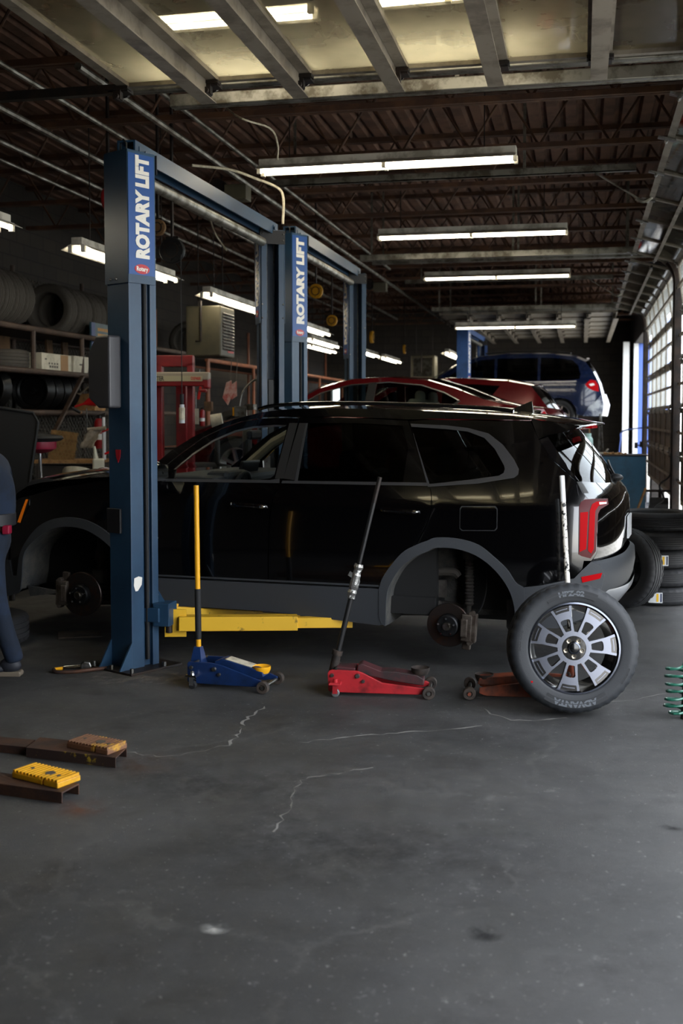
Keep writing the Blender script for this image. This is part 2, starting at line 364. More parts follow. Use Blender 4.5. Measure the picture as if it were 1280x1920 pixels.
# the two fully raised doors lie flat under the roof
def raised(label,y0,y1,cols,pane='dirty_glass'):
    t=thing('overhead_door',label,'garage door',(XW-.68,(y0+y1)/2,3.95)); ox,oy,oz=t.location; h=.62; L=6*h
    for i in range(6):
        xa=-i*h-.003; xb=-(i+1)*h+.003
        f=MB(); f.bb((xa,y0-oy,-.03),(xa-.07,y1-oy,.02)); f.bb((xb,y0-oy,-.03),(xb+.07,y1-oy,.02))
        cw=(y1-y0)/cols
        for c in range(cols+1):
            yc=y0-oy+c*cw; f.bb((xa-.07,max(y0-oy,yc-.045),-.03),(xb+.07,min(y1-oy,yc+.045),.02))
        fo=f.build('section_frame','door_frame',t)
        MB().bb((xa-.06,y0-oy+.02,-.004),(xb+.06,y1-oy-.02,.004)).build('glass_pane',pane,fo)
        s=MB(); xm=xa if i else xa-.03
        s.bb((xm-.004,y0-oy,-.16),(xm+.004,y1-oy-.01,-.03)); s.bb((xm-.05,y0-oy,-.165),(xm+.05,y1-oy-.01,-.157)); s.build('strut','door_frame',fo)
        hb=MB()
        for c in range(cols+1):
            yc=min(max(y0-oy+c*cw,y0-oy+.06),y1-oy-.06); hb.box((xb,yc,-.045),(.16,.07,.02)); hb.box((xb,yc,-.08),(.05,.05,.07)); hb.cyl((xb,yc-.05,-.1),(xb,yc+.05,-.1),.02,n=10)
        hb.build('hinge','dark_steel',fo)
        MB().cyl((xb,y0-oy+.05,-.02),(xb,y0-oy-.2,.02),.012,n=8).build('roller','dark_steel',fo)
        rb=MB(); rb.box((xb,y1-oy-.02,-.05),(.14,.1,.03)); rb.cyl((xb,y1-oy-.05,-.08),(xb,y1-oy+.09,-.02),.012,n=8); rb.cyl((xb,y1-oy+.03,-.045),(xb,y1-oy+.075,-.03),.035,n=14); rb.build('roller','dark_steel',fo)
    return t
raised('glazed garage door raised flat overhead at the top of the picture, lit tube above it',1.65,7.1,3)
raised('far raised garage door lying flat under the roof beyond the last long lamp',24.0,31.5,6,'pale_panel')
# tracks: angle rail along X, curve, jamb
def track(y,label,x1=-3.2,z=4.0,jamb=True,h=.09):
    t=thing('door_track',label,'door track',(XW-.1,y,0))
    p=[(x1-XW+.1,0,z),(-.45,0,z)]+[(-.45+.42*math.sin(a),0,z-.42+.42*math.cos(a)) for a in [pi/2*k/8 for k in range(1,9)]]+[(-.03,0,.02)]
    for nm,dy,dz,w_ in (('rail',0,0,.03),('backing_angle',.06,.03,.012)):
        b=MB(); rows=[]
        for i,q in enumerate(p):
            q0=V(p[max(i-1,0)]); q1=V(p[min(i+1,len(p)-1)]); tt=(q1-q0).normalized(); nn=V((tt.z,0,-tt.x))
            c=V(q)+V((0,dy,0)); e=h/2
            rows.append([c+V((0,-w_,0))+nn*e,c+V((0,w_,0))+nn*e,c+V((0,w_,0))-nn*e,c+V((0,-w_,0))-nn*e])
        b.grid(rows[:6],smooth=False,wrap=True); g_=b.build(nm,'galvanised',t,bevel=.008)
        b=MB(); b.grid(rows[5:],smooth=False,wrap=True); b.build('jamb_rail','dark_steel',g_)
    for xx in (x1-XW+.25,(x1-XW)/2,-.7): MB().bar((xx,.06,z),(xx,.06,ZR+.02),.03,.004).build('hanger_strap','galvanised',t)
    return t
track(7.3,'near grey door track crossing the top of the picture, beside the raised glazed door',x1=-3.05)
track(7.72,'grey door track running just behind the nearest one, with a free left end',x1=-2.9)
track(15.75,'grey door track above the far lift, ending at the curved corner',x1=-3.1)
track(16.12,'grey door track close behind the one above the far lift',x1=-3.0)
track(23.47,'distant grey door track above the blue minivan',x1=-3.1)
track(23.78,'distant grey door track behind the lamp above the minivan',x1=-2.9)
# long brown/grey channel continuing left of the near track
o=MB().bb((-7.8,7.3,3.96),(-3.08,7.36,4.02)).build('cross_channel','dark_steel'); origin(o,(-4.7,7.33,3.96)); tag(o,'dark steel channel continuing left from the nearest door track','channel')

# pale cracks in the floor surface
mat('crack','7d7b76',.9)
def crack(pts,w,seed):
    random.seed(seed); q=spline([V((x,y,.0015)) for x,y,*_ in pts],7); vs=[];fs=[]; b=MB()
    rows=[]
    for i,p in enumerate(q):
        t=(q[min(i+1,len(q)-1)]-q[max(i-1,0)]).normalized(); n=V((-t.y,t.x,0)); j=random.uniform(-.018,.018); k=w*random.choice((.15,.3,.5,1,.8,.1))
        rows.append([p+n*(j+k),p+n*(j-k)])
    b.grid(rows,smooth=False); return b
ck=MB()
for pts,w_,sd in (([(-1.825,5.608,0.000),(-1.828,5.876,0.000),(-1.875,6.090,0.000),(-1.838,6.426,0.000)],.010,1),([(-1.463,5.736,0.000),(-1.206,5.903,0.000),(-0.934,6.046,0.000),(-0.529,6.276,0.000)],.008,2),([(-1.259,4.459,0.000),(-1.260,4.791,0.000),(-1.301,5.098,0.000),(-1.180,5.255,0.000),(-0.994,5.397,0.000)],.006,3),([(-2.293,5.391,0.000),(-2.049,5.368,0.000),(-1.814,5.620,0.000)],.007,4),([(-0.652,6.770,0.000),(-0.374,6.435,0.000),(-0.074,6.558,0.000)],.006,5),([(-0.118,7.272,0.000),(0.208,6.981,0.000),(0.544,7.271,0.000)],.005,6)):
    b=crack(pts,w_,sd); ck.add(b.v,b.f)
struct('floor_cracks',ck,'crack')

# stains: rust by the channels, pale dust by the column foot, an oil spot
def stain(name,p,rx,ry,col,k,seed,rz=0):
    m=bpy.data.materials.new(name); m.use_nodes=True; n=m.node_tree; b=n.nodes['Principled BSDF']; b.inputs['Base Color'].default_value=lin(col); b.inputs['Roughness'].default_value=.8
    tc=n.nodes.new('ShaderNodeTexCoord'); no=n.nodes.new('ShaderNodeTexNoise'); no.inputs['Scale'].default_value=7; no.inputs['Detail'].default_value=8; no.inputs['Roughness'].default_value=.7
    mp=n.nodes.new('ShaderNodeMapping'); mp.inputs['Location'].default_value=(seed,seed*2,0); mp.inputs['Scale'].default_value=(1/rx,1/ry,1); ln=n.nodes.new('ShaderNodeVectorMath'); ln.operation='LENGTH'
    mp.inputs['Location'].default_value=(0,0,0); n.links.new(tc.outputs['Object'],mp.inputs[0]); n.links.new(mp.outputs[0],ln.inputs[0]); n.links.new(tc.outputs['Object'],no.inputs['Vector'])
    a=n.nodes.new('ShaderNodeMath'); a.operation='SUBTRACT'; a.inputs[0].default_value=1.0; n.links.new(ln.outputs['Value'],a.inputs[1])
    c=n.nodes.new('ShaderNodeMapRange'); c.inputs[1].default_value=.42; c.inputs[2].default_value=.62; n.links.new(no.outputs[0],c.inputs[0])
    d=n.nodes.new('ShaderNodeMath'); d.operation='MULTIPLY'; d.use_clamp=True; n.links.new(a.outputs[0],d.inputs[0]); n.links.new(c.outputs[0],d.inputs[1]); e=n.nodes.new('ShaderNodeMath'); e.operation='MULTIPLY'; e.inputs[1].default_value=k; e.use_clamp=True; n.links.new(d.outputs[0],e.inputs[0]); n.links.new(e.outputs[0],b.inputs['Alpha'])
    o=MB().add([(math.cos(2*pi*i/32),math.sin(2*pi*i/32),0) for i in range(32)],[tuple(range(32))]).build(name,m,loc=(p[0],p[1],.0004+.0003*seed)); o.data.transform(Matrix.Diagonal((rx,ry,1,1))); o.rotation_euler.z=rz; tag(o,kind='structure')
stain('floor_rust_stain',(-2.170,4.560,0.000),.16,.14,'7a4424',.6,1); stain('floor_rust_stain',(-2.150,5.202,0.000),.22,.25,'66432c',.45,2); stain('floor_dust',(-2.846,7.022,0.000),.62,.42,'8c8378',.8,3); stain('floor_oil_spot',(-0.299,3.717,0.000),.07,.07,'0c0c0c',1.3,4); stain('floor_oil_spot',(0.398,4.865,0.000),.06,.04,'0c0c0c',1.3,5); stain('floor_dust',(-0.789,5.113,0.000),1.1,.55,'6a6865',.35,6); stain('floor_dust',(-1.205,3.556,0.000),.06,.05,'b8b6b0',1.1,7); stain('floor_oil_spot',(-0.890,4.359,0.000),.9,.5,'222121',.45,8); stain('floor_oil_spot',(-1.644,5.008,0.000),.8,.4,'222121',.4,9)
# ---------------------------------------------------------------- lamps
def lamp(label,p0,p1,group='long fluorescent lamps',hang=4.42,k=1):
    a=V(p0); d=V(p1)-a; L=d.length; ang=math.atan2(d.y,d.x); c=(a+V(p1))/2
    t=thing('fluorescent_lamp',label,'lamp',c,ang,group)
    MB().box((0,0,.05),(L,.11,.075)).build('housing','white_enamel',t,bevel=.006)
    r=MB(); r.grid([[(-L/2,-.16,-.03),(-L/2,-.06,.02),(-L/2,.06,.02),(-L/2,.16,-.03)],[(L/2,-.16,-.03),(L/2,-.06,.02),(L/2,.06,.02),(L/2,.16,-.03)]],smooth=False); r.build('reflector','white_enamel',t,solid=.004)
    for sx in (-1,1):
        for y in (-.065,.065):
            MB().cyl((sx*L/2-sx*.02,y,-.025),(sx*.025,y,-.025),.019,n=10).build('tube','tube_light',t)
    for xs in (-L/2+.01,0,L/2-.01):
        for y in (-.065,.065): MB().box((xs,y,-.02),(.035,.04,.07)).build('tube_socket','white_enamel',t)
    if hang:
        for sx in (-1,1): MB().cyl((sx*L*.38,0,.08),(sx*L*.38,0,max(.12,5.06-c.z)),.006,n=6).build('hanger','dark_steel',t)
    return t
lamp('longest-looking white lamp hung crosswise nearest the front, above the open bay',(-3.05,10.5,4.12),(-.61,10.45,4.12))
lamp('crosswise lamp second from the front, above the far door track',(-2.65,14.7,4.13),(-.21,14.72,4.13))
lamp('crosswise lamp third from the front, just below the opener rail',(-2.66,19.17,4.13),(-.22,19.17,4.13))
lamp('lowest crosswise lamp, above the blue minivan',(-2.56,23.1,3.6),(-.14,23.1,3.6))
for y0,xx,lb in ((6.25,-4.78,'lengthwise lamp cut by the left edge of the picture'),(9.95,-4.7,'lengthwise lamp passing behind the near blue column'),(14.0,-4.8,'lengthwise lamp above the grey unit heater'),
    (18.75,-4.86,'lengthwise lamp just right of the second pair of blue columns, partly hidden'),(22.5,-5.5,'lengthwise lamp below the yellow reels, farther back'),(26.6,-5.3,'short-looking lengthwise lamp right of the rearmost blue column'),(29.8,-5.24,'lengthwise lamp nearest the distant heater'),(27.9,-3.3,'small far lamp in front of the back wall'),(24.5,-6.0,'far lamp close to the left wall')):
    lamp(lb,(xx,y0,3.36),(xx,y0+2.5,3.36),'lamps in the left rows')
lamp('bright lamp seen through the glass of the raised door at top',(-2.747,6.969,4.300),(-1.661,6.951,4.300),hang=4.42)
lamp('lamp above the raised door nearest the camera, beyond the top edge',(-3.0,3.1,4.3),(-.6,3.1,4.3),hang=4.42)
lamp('second lamp above the glass of the raised door, beyond the top edge',(-1.335,6.848,4.300),(-0.306,6.812,4.300),hang=4.42)

# ---------------------------------------------------------------- two-post lifts
mat('lift_blue','1d3750',.4,c2='294963',scale=2.5,thr=(.35,.7),rvar=.1)
mat('lift_blue_dark','12222f',.5,c2='1a2c3a',scale=3)
mat('label_blue','1d4c8f',.4); mat('label_white','ece8df',.5); mat('badge_red','b5202b',.4)
mat('lift_yellow','e0b02a',.45,c2='7e6420',scale=14,thr=(.62,.7))
def column(root,base,phi,sgn,H,paint,cov):
    """sgn +1: opens towards +Y, -1: opens towards -Y; local -y is the back"""
    col=MB()
    rot=(-phi if sgn>0 else math.pi+phi)
    w=.112
    # plan outline of the folded channel
    pl=[(-w,-w),(w,-w),(w,.0),(w-.03,.0),(w-.03,.075),(w,.075),(w,w+.02),(w-.055,w+.02),(w-.055,w),(w-.045,.09),(w-.045,-w+.02),(-w+.045,-w+.02),(-w+.045,.09),(-w+.055,w),(-w+.055,w+.02),(-w,w+.02),(-w,.075),(-w+.03,.075),(-w+.03,0),(-w,0)]
    col.prism(pl,H,z0=.012)
    c=col.build('column',paint,root,loc=base,rot=(0,0,rot),bevel=.004)
    b=MB(); b.box((0,.01,.008),(.46,.46,.016)); b.build('base_plate','dark_steel',c,bevel=.003)
    for x in (-w+.004,w-.004):
        MB().add([(x-.006,-w,.016),(x-.006,-w-.11,.016),(x-.006,-w,.2),(x+.006,-w,.016),(x+.006,-w-.11,.016),(x+.006,-w,.2)],[(0,1,2),(5,4,3),(0,3,4,1),(1,4,5,2),(2,5,3,0)]).build('gusset',paint,c)
    MB().add([(-w,-.076,.016),(-w-.1,-.076,.016),(-w,-.076,.2),(-w,-.064,.016),(-w-.1,-.064,.016),(-w,-.064,.2)],[(0,1,2),(5,4,3),(0,3,4,1),(1,4,5,2),(2,5,3,0)]).build('gusset',paint,c)
    for x,y in ((-.2,-.19),(0,-.2),(.2,-.19),(.2,.1),(-.2,.1)): MB().cyl((x,y,.016),(x,y,.045),.014,n=8).build('anchor_bolt','steel',c)
    q=MB(); W=w+.008; z0=H-cov
    q.box((0,-W,(z0+H)/2),(2*W,.006,cov)); q.box((W,-.0,(z0+H)/2),(.006,2*W,cov)); q.box((-W,0,(z0+H)/2),(.006,2*W,cov)); q.box((0,0,H+.003),(2*W,2*W,.006))
    q.build('cover',paint,c)
    k=MB(); k.box((0,w+.026,H-.06),(2*w+.02,.008,.13)); k.build('end_plate','black_plastic',c)
    rb=MB()
    for x in (-w+.01,w-.01):
        for z in (H-.03,H-.09,H-.7,H-cov+.05,1.4,.9,.5): rb.ball((x,w+.03 if z>H-.1 else w+.02,z),.008,8,6)
    for z in (z0+.03,): 
        for x in (-.06,.0): rb.ball((x,-W-.004,z),.009,8,6)
    rb.build('bolt','steel',c)
    # cables and the carriage rail seen inside the channel
    MB().tube([(-.03,.04,.3),(-.03,.04,H-.05)],.006,6).build('cable','steel',c); MB().tube([(.045,.06,.3),(.045,.06,H-.05)],.007,6).build('cable','steel',c)
    MB().box((0,-.01,(H-1.2)/2+.5),(.06,.1,.9)).build('carriage','black_plastic',c,bevel=.006)
    s=1
    MB().tube([(w-.012,.04,.06),(w-.012,.038,.5),(w-.012,.036,H-cov+.05)],.014,8).build('hose','black_rubber',c)
    tp=MB()
    for y in (-.05,.05): tp.tube([(-.03,y,H),(-.03,y,H+.07),(.0,y,H+.1),(.03,y,H+.07),(.03,y,H)],.006,6)
    tp.build('pulley_guard','steel',c)
    # signs on both sides of the cover
    for side in (1,-1):
        M=T(side*(W+.004),-.004,(z0+H)/2+.022)@(RZ(90) if side>0 else RZ(-90))@RX(90)
        e=MB(M); sl_=cov-.07; e.box((0,0,0),(2*W-.012,sl_,.003)); e.build('sign_panel','label_blue',c)
        text('lettering','ROTARY LIFT',.152,'label_white',c,M@T(.012,.052,.003)@RZ(90),bold=.06,width=sl_*.85)
        e=MB(M@T(0,-sl_/2+.04,.002)@Matrix.Scale(.5,4,(0,1,0))); e.cyl((0,0,0),(0,0,.002),.066,n=28); e.build('badge','badge_red',c)
        text('lettering','Rotary',.042,'label_white',c,M@T(0,-sl_/2+.04,.0045),bold=.03,width=.1)
    return c
def arm(root,name,a,b,w0=.09,h=.1,pad=True,m='lift_yellow'):
    a=V(a); b=V(b); d=(b-a); L=d.length; u=d/L
    o=MB().bar(a,a+u*L*.68,h,w0).build(name,m,root,bevel=.004)
    MB().bar(a+u*L*.6,b,h*.62,w0*.72).build('inner_arm',m,o,bevel=.003)
    if pad:
        MB().cyl(b-u*.06+V((0,0,.03)),b-u*.06+V((0,0,.075)),.06,n=20).build('lift_pad','black_rubber',o)
    f=MB(); n=V((0,0,1)).cross(u)
    f.bar(a-u*.1+V((0,0,h*.42)),a+u*.05+V((0,0,h*.42)),.012,w0); f.bar(a-u*.1-V((0,0,h*.42)),a+u*.05-V((0,0,h*.42)),.012,w0); f.build('fork','lift_yellow',o)
    MB().cyl(a-u*.07-V((0,0,h*.6)),a-u*.07+V((0,0,h*.7)),.025,n=14).build('pivot_pin','dark_steel',o)
    return o
def lift(label,A,B,H,phi,paint='lift_blue',group='blue two-post lifts',cov=1.1):
    root=thing('two_post_lift',label,'car lift',((A[0]+B[0])/2,(A[1]+B[1])/2,0),0,group); o=V(root.location)
    a=V((A[0],A[1],0))-o; b=V((B[0],B[1],0))-o
    ca=column(root,a,phi,1,H,paint,cov); cb=column(root,b,phi,-1,H,paint,cov)
    # crossbeam: folded channel with a round conduit below
    m=MB(); d=(b-a).normalized(); x=V((d.y,-d.x,0)); p0=a-d*.05+V((0,0,H+.04)); p1=b+d*.05+V((0,0,H+.04))
    for off,dz,w_,h_ in ((0,.045,.13,.012),(.06,-.01,.012,.11),(-.06,-.01,.012,.11)):
        M,l=frame(p0+x*off+V((0,0,dz)),p1+x*off+V((0,0,dz))); m.add([(-w_/2,-h_/2,0),(w_/2,-h_/2,0),(w_/2,h_/2,0),(-w_/2,h_/2,0),(-w_/2,-h_/2,l),(w_/2,-h_/2,l),(w_/2,h_/2,l),(-w_/2,h_/2,l)],[(0,3,2,1),(4,5,6,7),(0,1,5,4),(1,2,6,5),(2,3,7,6),(3,0,4,7)],M=M)
    cr=m.build('crossbeam',paint,root)
    MB().cyl(a+d*.3+V((0,0,H-.12)),b-d*.25+V((0,0,H-.12)),.042,n=14).build('shutoff_bar','galvanised',cr)
    br=MB()
    for p,s in ((a,1),(b,-1)): br.box(p+d*s*.06+V((0,0,H-.01)),(.14,.1,.14)); br.cyl(p+x*.075+d*s*.1+V((0,0,H+.03)),p+x*.085+d*s*.1+V((0,0,H+.03)),.018,n=8)
    br.build('beam_bracket',paint,cr)
    MB().box(b-d*.12+V((-.05,0,H+.02)),(.07,.01,.06)).build('warning_sticker','lift_yellow',cr)
    for p,s in ((a,1),(b,-1)):
        MB().cyl(p+d*s*.12+V((.03,0,H-.1)),p+d*s*.12+V((.03,0,H+.06)),.008,n=6).build('tie_rod','steel',cr)
    return root,a,b,ca,cb
pc=(-2.997,7.136,0.000)
ph=R(27); cx=pc[0]+(-.112*math.cos(ph)+.112*math.sin(ph)); cy_=pc[1]+(.112*math.cos(ph)+.112*math.sin(ph))
L1,a1,b1,ca1,cb1=lift('nearest blue two-post lift holding the black car, tall sign on its front column',(cx,cy_),(cx+.06,cy_+3.32),3.53,ph,cov=.88)
# carriage bracket and swing arms of the near column
o1=V(L1.location)
def loc(p): return V(p)-o1
mb=MB(); q0=loc((-2.843,7.357,0.370)); 
mb.box((q0.x,q0.y,q0.z),(.12,.16,.16)); mb.bar((a1.x+.08,a1.y+.08,q0.z),(q0.x,q0.y,q0.z),.2,.1)
cbk=mb.build('arm_bracket','lift_blue',L1,bevel=.006)
w_=MB(); w_.add([tuple(loc((-2.918,7.361,0.570))),tuple(loc((-2.916,7.351,0.368))),tuple(loc((-2.821,7.373,0.405)))],[(0,1,2)]); w_.build('gusset','lift_blue',cbk,solid=.012)
arm(L1,'swing_arm',loc((-2.747,7.384,0.301)),loc((-1.585,7.755,0.286)),.1,.112)
arm(L1,'swing_arm',loc((-2.884,7.602,0.342)),loc((-2.182,8.562,0.153)),.07,.05)
arm(L1,'swing_arm',b1+V((.25,-.25,.27)),b1+V((1.35,-.8,.27)),.1,.1); arm(L1,'swing_arm',b1+V((-.2,-.25,.27)),b1+V((-.9,-.8,.27)),.1,.1)
arm(L1,'swing_arm',a1+V((-.1,.35,.27)),a1+V((-.30,1.0,.27)),.1,.1)
# control box, crest, switch plate and torn sticker on the near column
bx=MB(RZ(0)@T(-.13,-.115,1.9)); pr=[(-.07,-.24),(.09,-.3),(.11,-.3),(.11,.26),(.075,.3),(-.07,.2)]
cbx=MB(T(-.06,-.118,2.06)@RX(90)); cbx.prism([(-.125,-.19),(-.02,-.255),(.1,-.255),(.1,.235),(-.04,.235),(-.125,.12)],.11); bo=cbx.build('control_box','black_plastic',ca1,bevel=.015,seg=3)
mat('box_grey','3b3b3f',.45,bump=.1,bscale=200); bo.data.materials[0]=MATS['box_grey']
k=MB(T(0,-.125,1.05)@RX(90)); k.box((-.045,-.02,0),(.14,.17,.02)); k.build('switch_plate','black_plastic',ca1,bevel=.004)
k=MB(T(-.01,-.1135,1.48)@RX(90)); k.prism([(-.025,.04),(.025,.04),(.02,-.01),(0,-.05),(-.02,-.01)],.004); k.build('crest','badge_red',ca1)
k=MB(T(.1135,-.06,.6)@RZ(90)@RX(90)); k.prism([(-.03,.04),(.01,.05),(.04,.04),(.035,-.01),(.0,-.05),(-.02,-.05),(-.035,-.01)],.003); k.build('torn_sticker','label_white',ca1)
L2,a2,b2,ca2,cb2=lift('blue two-post lift behind the first, holding up the red sedan',(-2.97,11.35),(-2.96,14.65),3.62,ph)
o2=V(L2.location)
for s,p in ((1,a2),(-1,b2)):
    arm(L2,'swing_arm',p+V((.25,.25*s,.62)),p+V((1.3,.9*s,.62)),.1,.1); arm(L2,'swing_arm',p+V((-.2,.25*s,.62)),p+V((-.8,.9*s,.62)),.1,.1)
mat('lift_blue_pale','2f5591',.45,c2='274879',scale=3)
L3,a3,b3,ca3,cb3=lift('far blue two-post lift holding the dark blue minivan high up',(-2.52,24.4),(-2.42,27.7),3.62,R(10),'lift_blue_pale')
for s,p in ((1,a3),(-1,b3)):
    arm(L3,'swing_arm',p+V((.25,.25*s,1.47)),p+V((1.3,.9*s,1.47)),.1,.1); arm(L3,'swing_arm',p+V((-.2,.25*s,1.47)),p+V((-.8,.9*s,1.47)),.1,.1)
# ---------------------------------------------------------------- cars
glassblack=mat('headlamp_black','08080a',.08,coat=1); mat('car_black','030304',.12,coat=1,spec=.5); mat('clad_grey','34373b',.62,bump=.12,bscale=260); mat('liner_grey','3c3d3e',.9,c2='57554f',scale=9,thr=(.4,.65),bump=.5,bscale=90)
mat('car_red','5e0c12',.15,.25,coat=1); mat('car_navy','0d1c3c',.18,.25,coat=1); mat('trim_satin','4a4a4c',.35,.6); mat('trim_bright','c9cbcd',.2,1)
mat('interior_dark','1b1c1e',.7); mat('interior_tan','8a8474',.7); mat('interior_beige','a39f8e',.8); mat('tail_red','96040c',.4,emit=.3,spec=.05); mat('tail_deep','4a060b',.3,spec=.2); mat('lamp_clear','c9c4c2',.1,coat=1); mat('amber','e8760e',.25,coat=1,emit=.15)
mat('plate_white','dfe2e4',.4); mat('rotor','4f4743',.38,.9,c2='6b4a33',scale=12,thr=(.5,.8)); mat('hub_black','1c1d1f',.45,.5); mat('caliper','5b534b',.65,.4,c2='40362e',scale=14); mat('underbody','161616',.8)
mat('tyre','1b1c1f',.7,bump=.08,bscale=120); mat('tread','141517',.78); mat('rim_silver','b9b8b2',.3,.9); mat('arm_grime','45413c',.8,.2,c2='2c2825',scale=7)
glass('window_sedan',(.45,.48,.46),.02); glass('window_clear',(.86,.9,.9),.02); glass('window_tint',(.06,.07,.07),.02,ior=1.5); glass('window_rear',(.10,.11,.12),.02,ior=1.6)
def inside(p,poly):
    x,y=p; r=False; j=len(poly)-1
    for i in range(len(poly)):
        xi,yi=poly[i]; xj,yj=poly[j]
        if (yi>y)!=(yj>y) and x<(xj-xi)*(y-yi)/(yj-yi)+xi: r=not r
        j=i
    return r
def resample(poly,step):
    out=[]; n=len(poly)
    for i in range(n):
        a=V(poly[i]); b=V(poly[(i+1)%n]); k=max(1,int(math.ceil((b-a).length/step)))
        out+=[tuple(a+(b-a)*j/k) for j in range(k)]
    return out
def smooth_poly(pts,k=5,closed=False):
    q=[V((x,y,0)) for x,y in pts]; return [(p.x,p.y) for p in spline(q,k)]
class Car:
    def __init__(s,name,label,loc,rz,S,paint):
        s.root=thing(name,label,'car',loc,rz); s.S=S; s.paint=paint
    def nrm(s,x,z):
        e=.004; gx=(s.S(x+e,z)-s.S(x-e,z))/(2*e); gz=(s.S(x,z+e)-s.S(x,z-e))/(2*e)
        return V((-gx,-1,-gz)).normalized()
    def patch(s,name,poly,m,off=0,holes=(),parent=None,step=.06,lip=.018,both=True,far=None,near=True):
        loops=[resample(poly,step)]+[resample(h,step) for h in holes]
        pts=[];edges=[]
        for L in loops:
            k=len(pts); pts+=L; edges+=[(k+i,k+(i+1)%len(L)) for i in range(len(L))]
        nb=len(pts); xs=[p[0] for p in poly]; zs=[p[1] for p in poly]
        x=min(xs)+step*.5
        while x<max(xs):
            z=min(zs)+step*.5
            while z<max(zs):
                if inside((x,z),poly) and not any(inside((x,z),h) for h in holes):
                    if min((x-p[0])**2+(z-p[1])**2 for p in pts[:nb])>(step*.45)**2: pts.append((x,z))
                z+=step
            x+=step
        v2,e2,f2,*_=delaunay_2d_cdt([V(p) for p in pts],edges,[],0,1e-5)
        fs=[]
        for f in f2:
            c=sum((v2[i] for i in f),V((0,0)))/len(f)
            if inside(c,poly) and not any(inside(c,h) for h in holes): fs.append(list(f))
        res=[]
        for sd in ((-1,1) if both else ((-1,) if near else (1,))):
            vs=[];ns=[]
            for p in v2:
                w=s.S(p.x,p.y)+off; n=s.nrm(p.x,p.y); vs.append((p.x,-sd*-w if False else sd*w,p.y)); ns.append((n.x,n.y*-sd,n.z))
            F=[f[:] if sd<0 else f[::-1] for f in fs]
            # orientation check
            if F:
                a,b,c=(V(vs[i]) for i in F[0][:3])
                if ((b-a).cross(c-a)).y*sd<0: F=[f[::-1] for f in F]
            if lip:
                cnt={}
                for f in F:
                    for i in range(len(f)): cnt[(f[i],f[(i+1)%len(f)])]=1
                bd=[(a,b) for a,b in cnt if (b,a) not in cnt]
                for a,b in bd:
                    A=V(vs[a]);B=V(vs[b]); n=(B-A).cross(V((0,sd,0))).normalized(); k=len(vs)
                    vs+=[tuple(A),tuple(B),(B.x,B.y-sd*lip,B.z),(A.x,A.y-sd*lip,A.z)]; ns+=[tuple(n)]*4; F.append([k+1,k,k+3,k+2])
            me=bpy.data.meshes.new(name); me.from_pydata(vs,[],F); me.polygons.foreach_set('use_smooth',[True]*len(F)); me.update()
            me.normals_split_custom_set_from_vertices(ns)
            me.materials.append(MATS[m]); o=bpy.data.objects.new(name,me); COL.objects.link(o)
            o.parent=(parent[0 if sd<0 else -1] if isinstance(parent,list) else parent) or s.root; res.append(o)
        return res
    def loft(s,name,prof,m,p=2.2,n=24,parent=None,dz=0,t0=-1,t1=1):
        """prof rows: (x edge, z edge, x centre, z centre[, half width]) swept across the car"""
        rows=[]
        for r in prof:
            xe,ze,xc,zc=r[:4]; w=r[4] if len(r)>4 else s.S(xe,ze)
            row=[]
            for i in range(n+1):
                t=t0+(t1-t0)*i/n; e=abs(t)**p; row.append((xc+(xe-xc)*e,t*w,zc+(ze-zc)*e+dz))
            rows.append(row)
        b=MB().grid(rows); o=b.build(name,m,parent or s.root,sharp=60); return o
    def part(s,name,b,m,parent=None,**k): return b.build(name,m,parent or s.root,**k)
def car_wheel(root,c,r,w,name='wheel',face=-1,rim='rim_silver',spokes=7,rr=.68):
    """simple road wheel, axis along y, face towards sign*y"""
    M=T(*c)@(RX(90) if face<0 else RX(-90))
    t=MB(M).lathe([(r*rr,w/2-.02),(r*.8,w/2),(r*.93,w/2-.005),(r,w/2-.035),(r,-w/2+.035),(r*.93,-w/2+.005),(r*.8,-w/2),(r*rr,-w/2+.02)],40).build(name,'tyre',root)
    b=MB(M).lathe([(r*rr,w/2-.02),(r*rr*.93,w/2-.03),(r*rr*.9,w/2-.1),(r*rr*.9,-w/2+.03)],40)
    b.cyl((0,0,w/2-.09),(0,0,w/2-.04),r*.2,n=20)
    for k in range(spokes):
        a=2*pi*k/spokes; b.bar((r*.1*math.cos(a),r*.1*math.sin(a),w/2-.065),(r*rr*.93*math.cos(a),r*rr*.93*math.sin(a),w/2-.055),.03,r*.2)
    b.build('rim',rim,t); return t
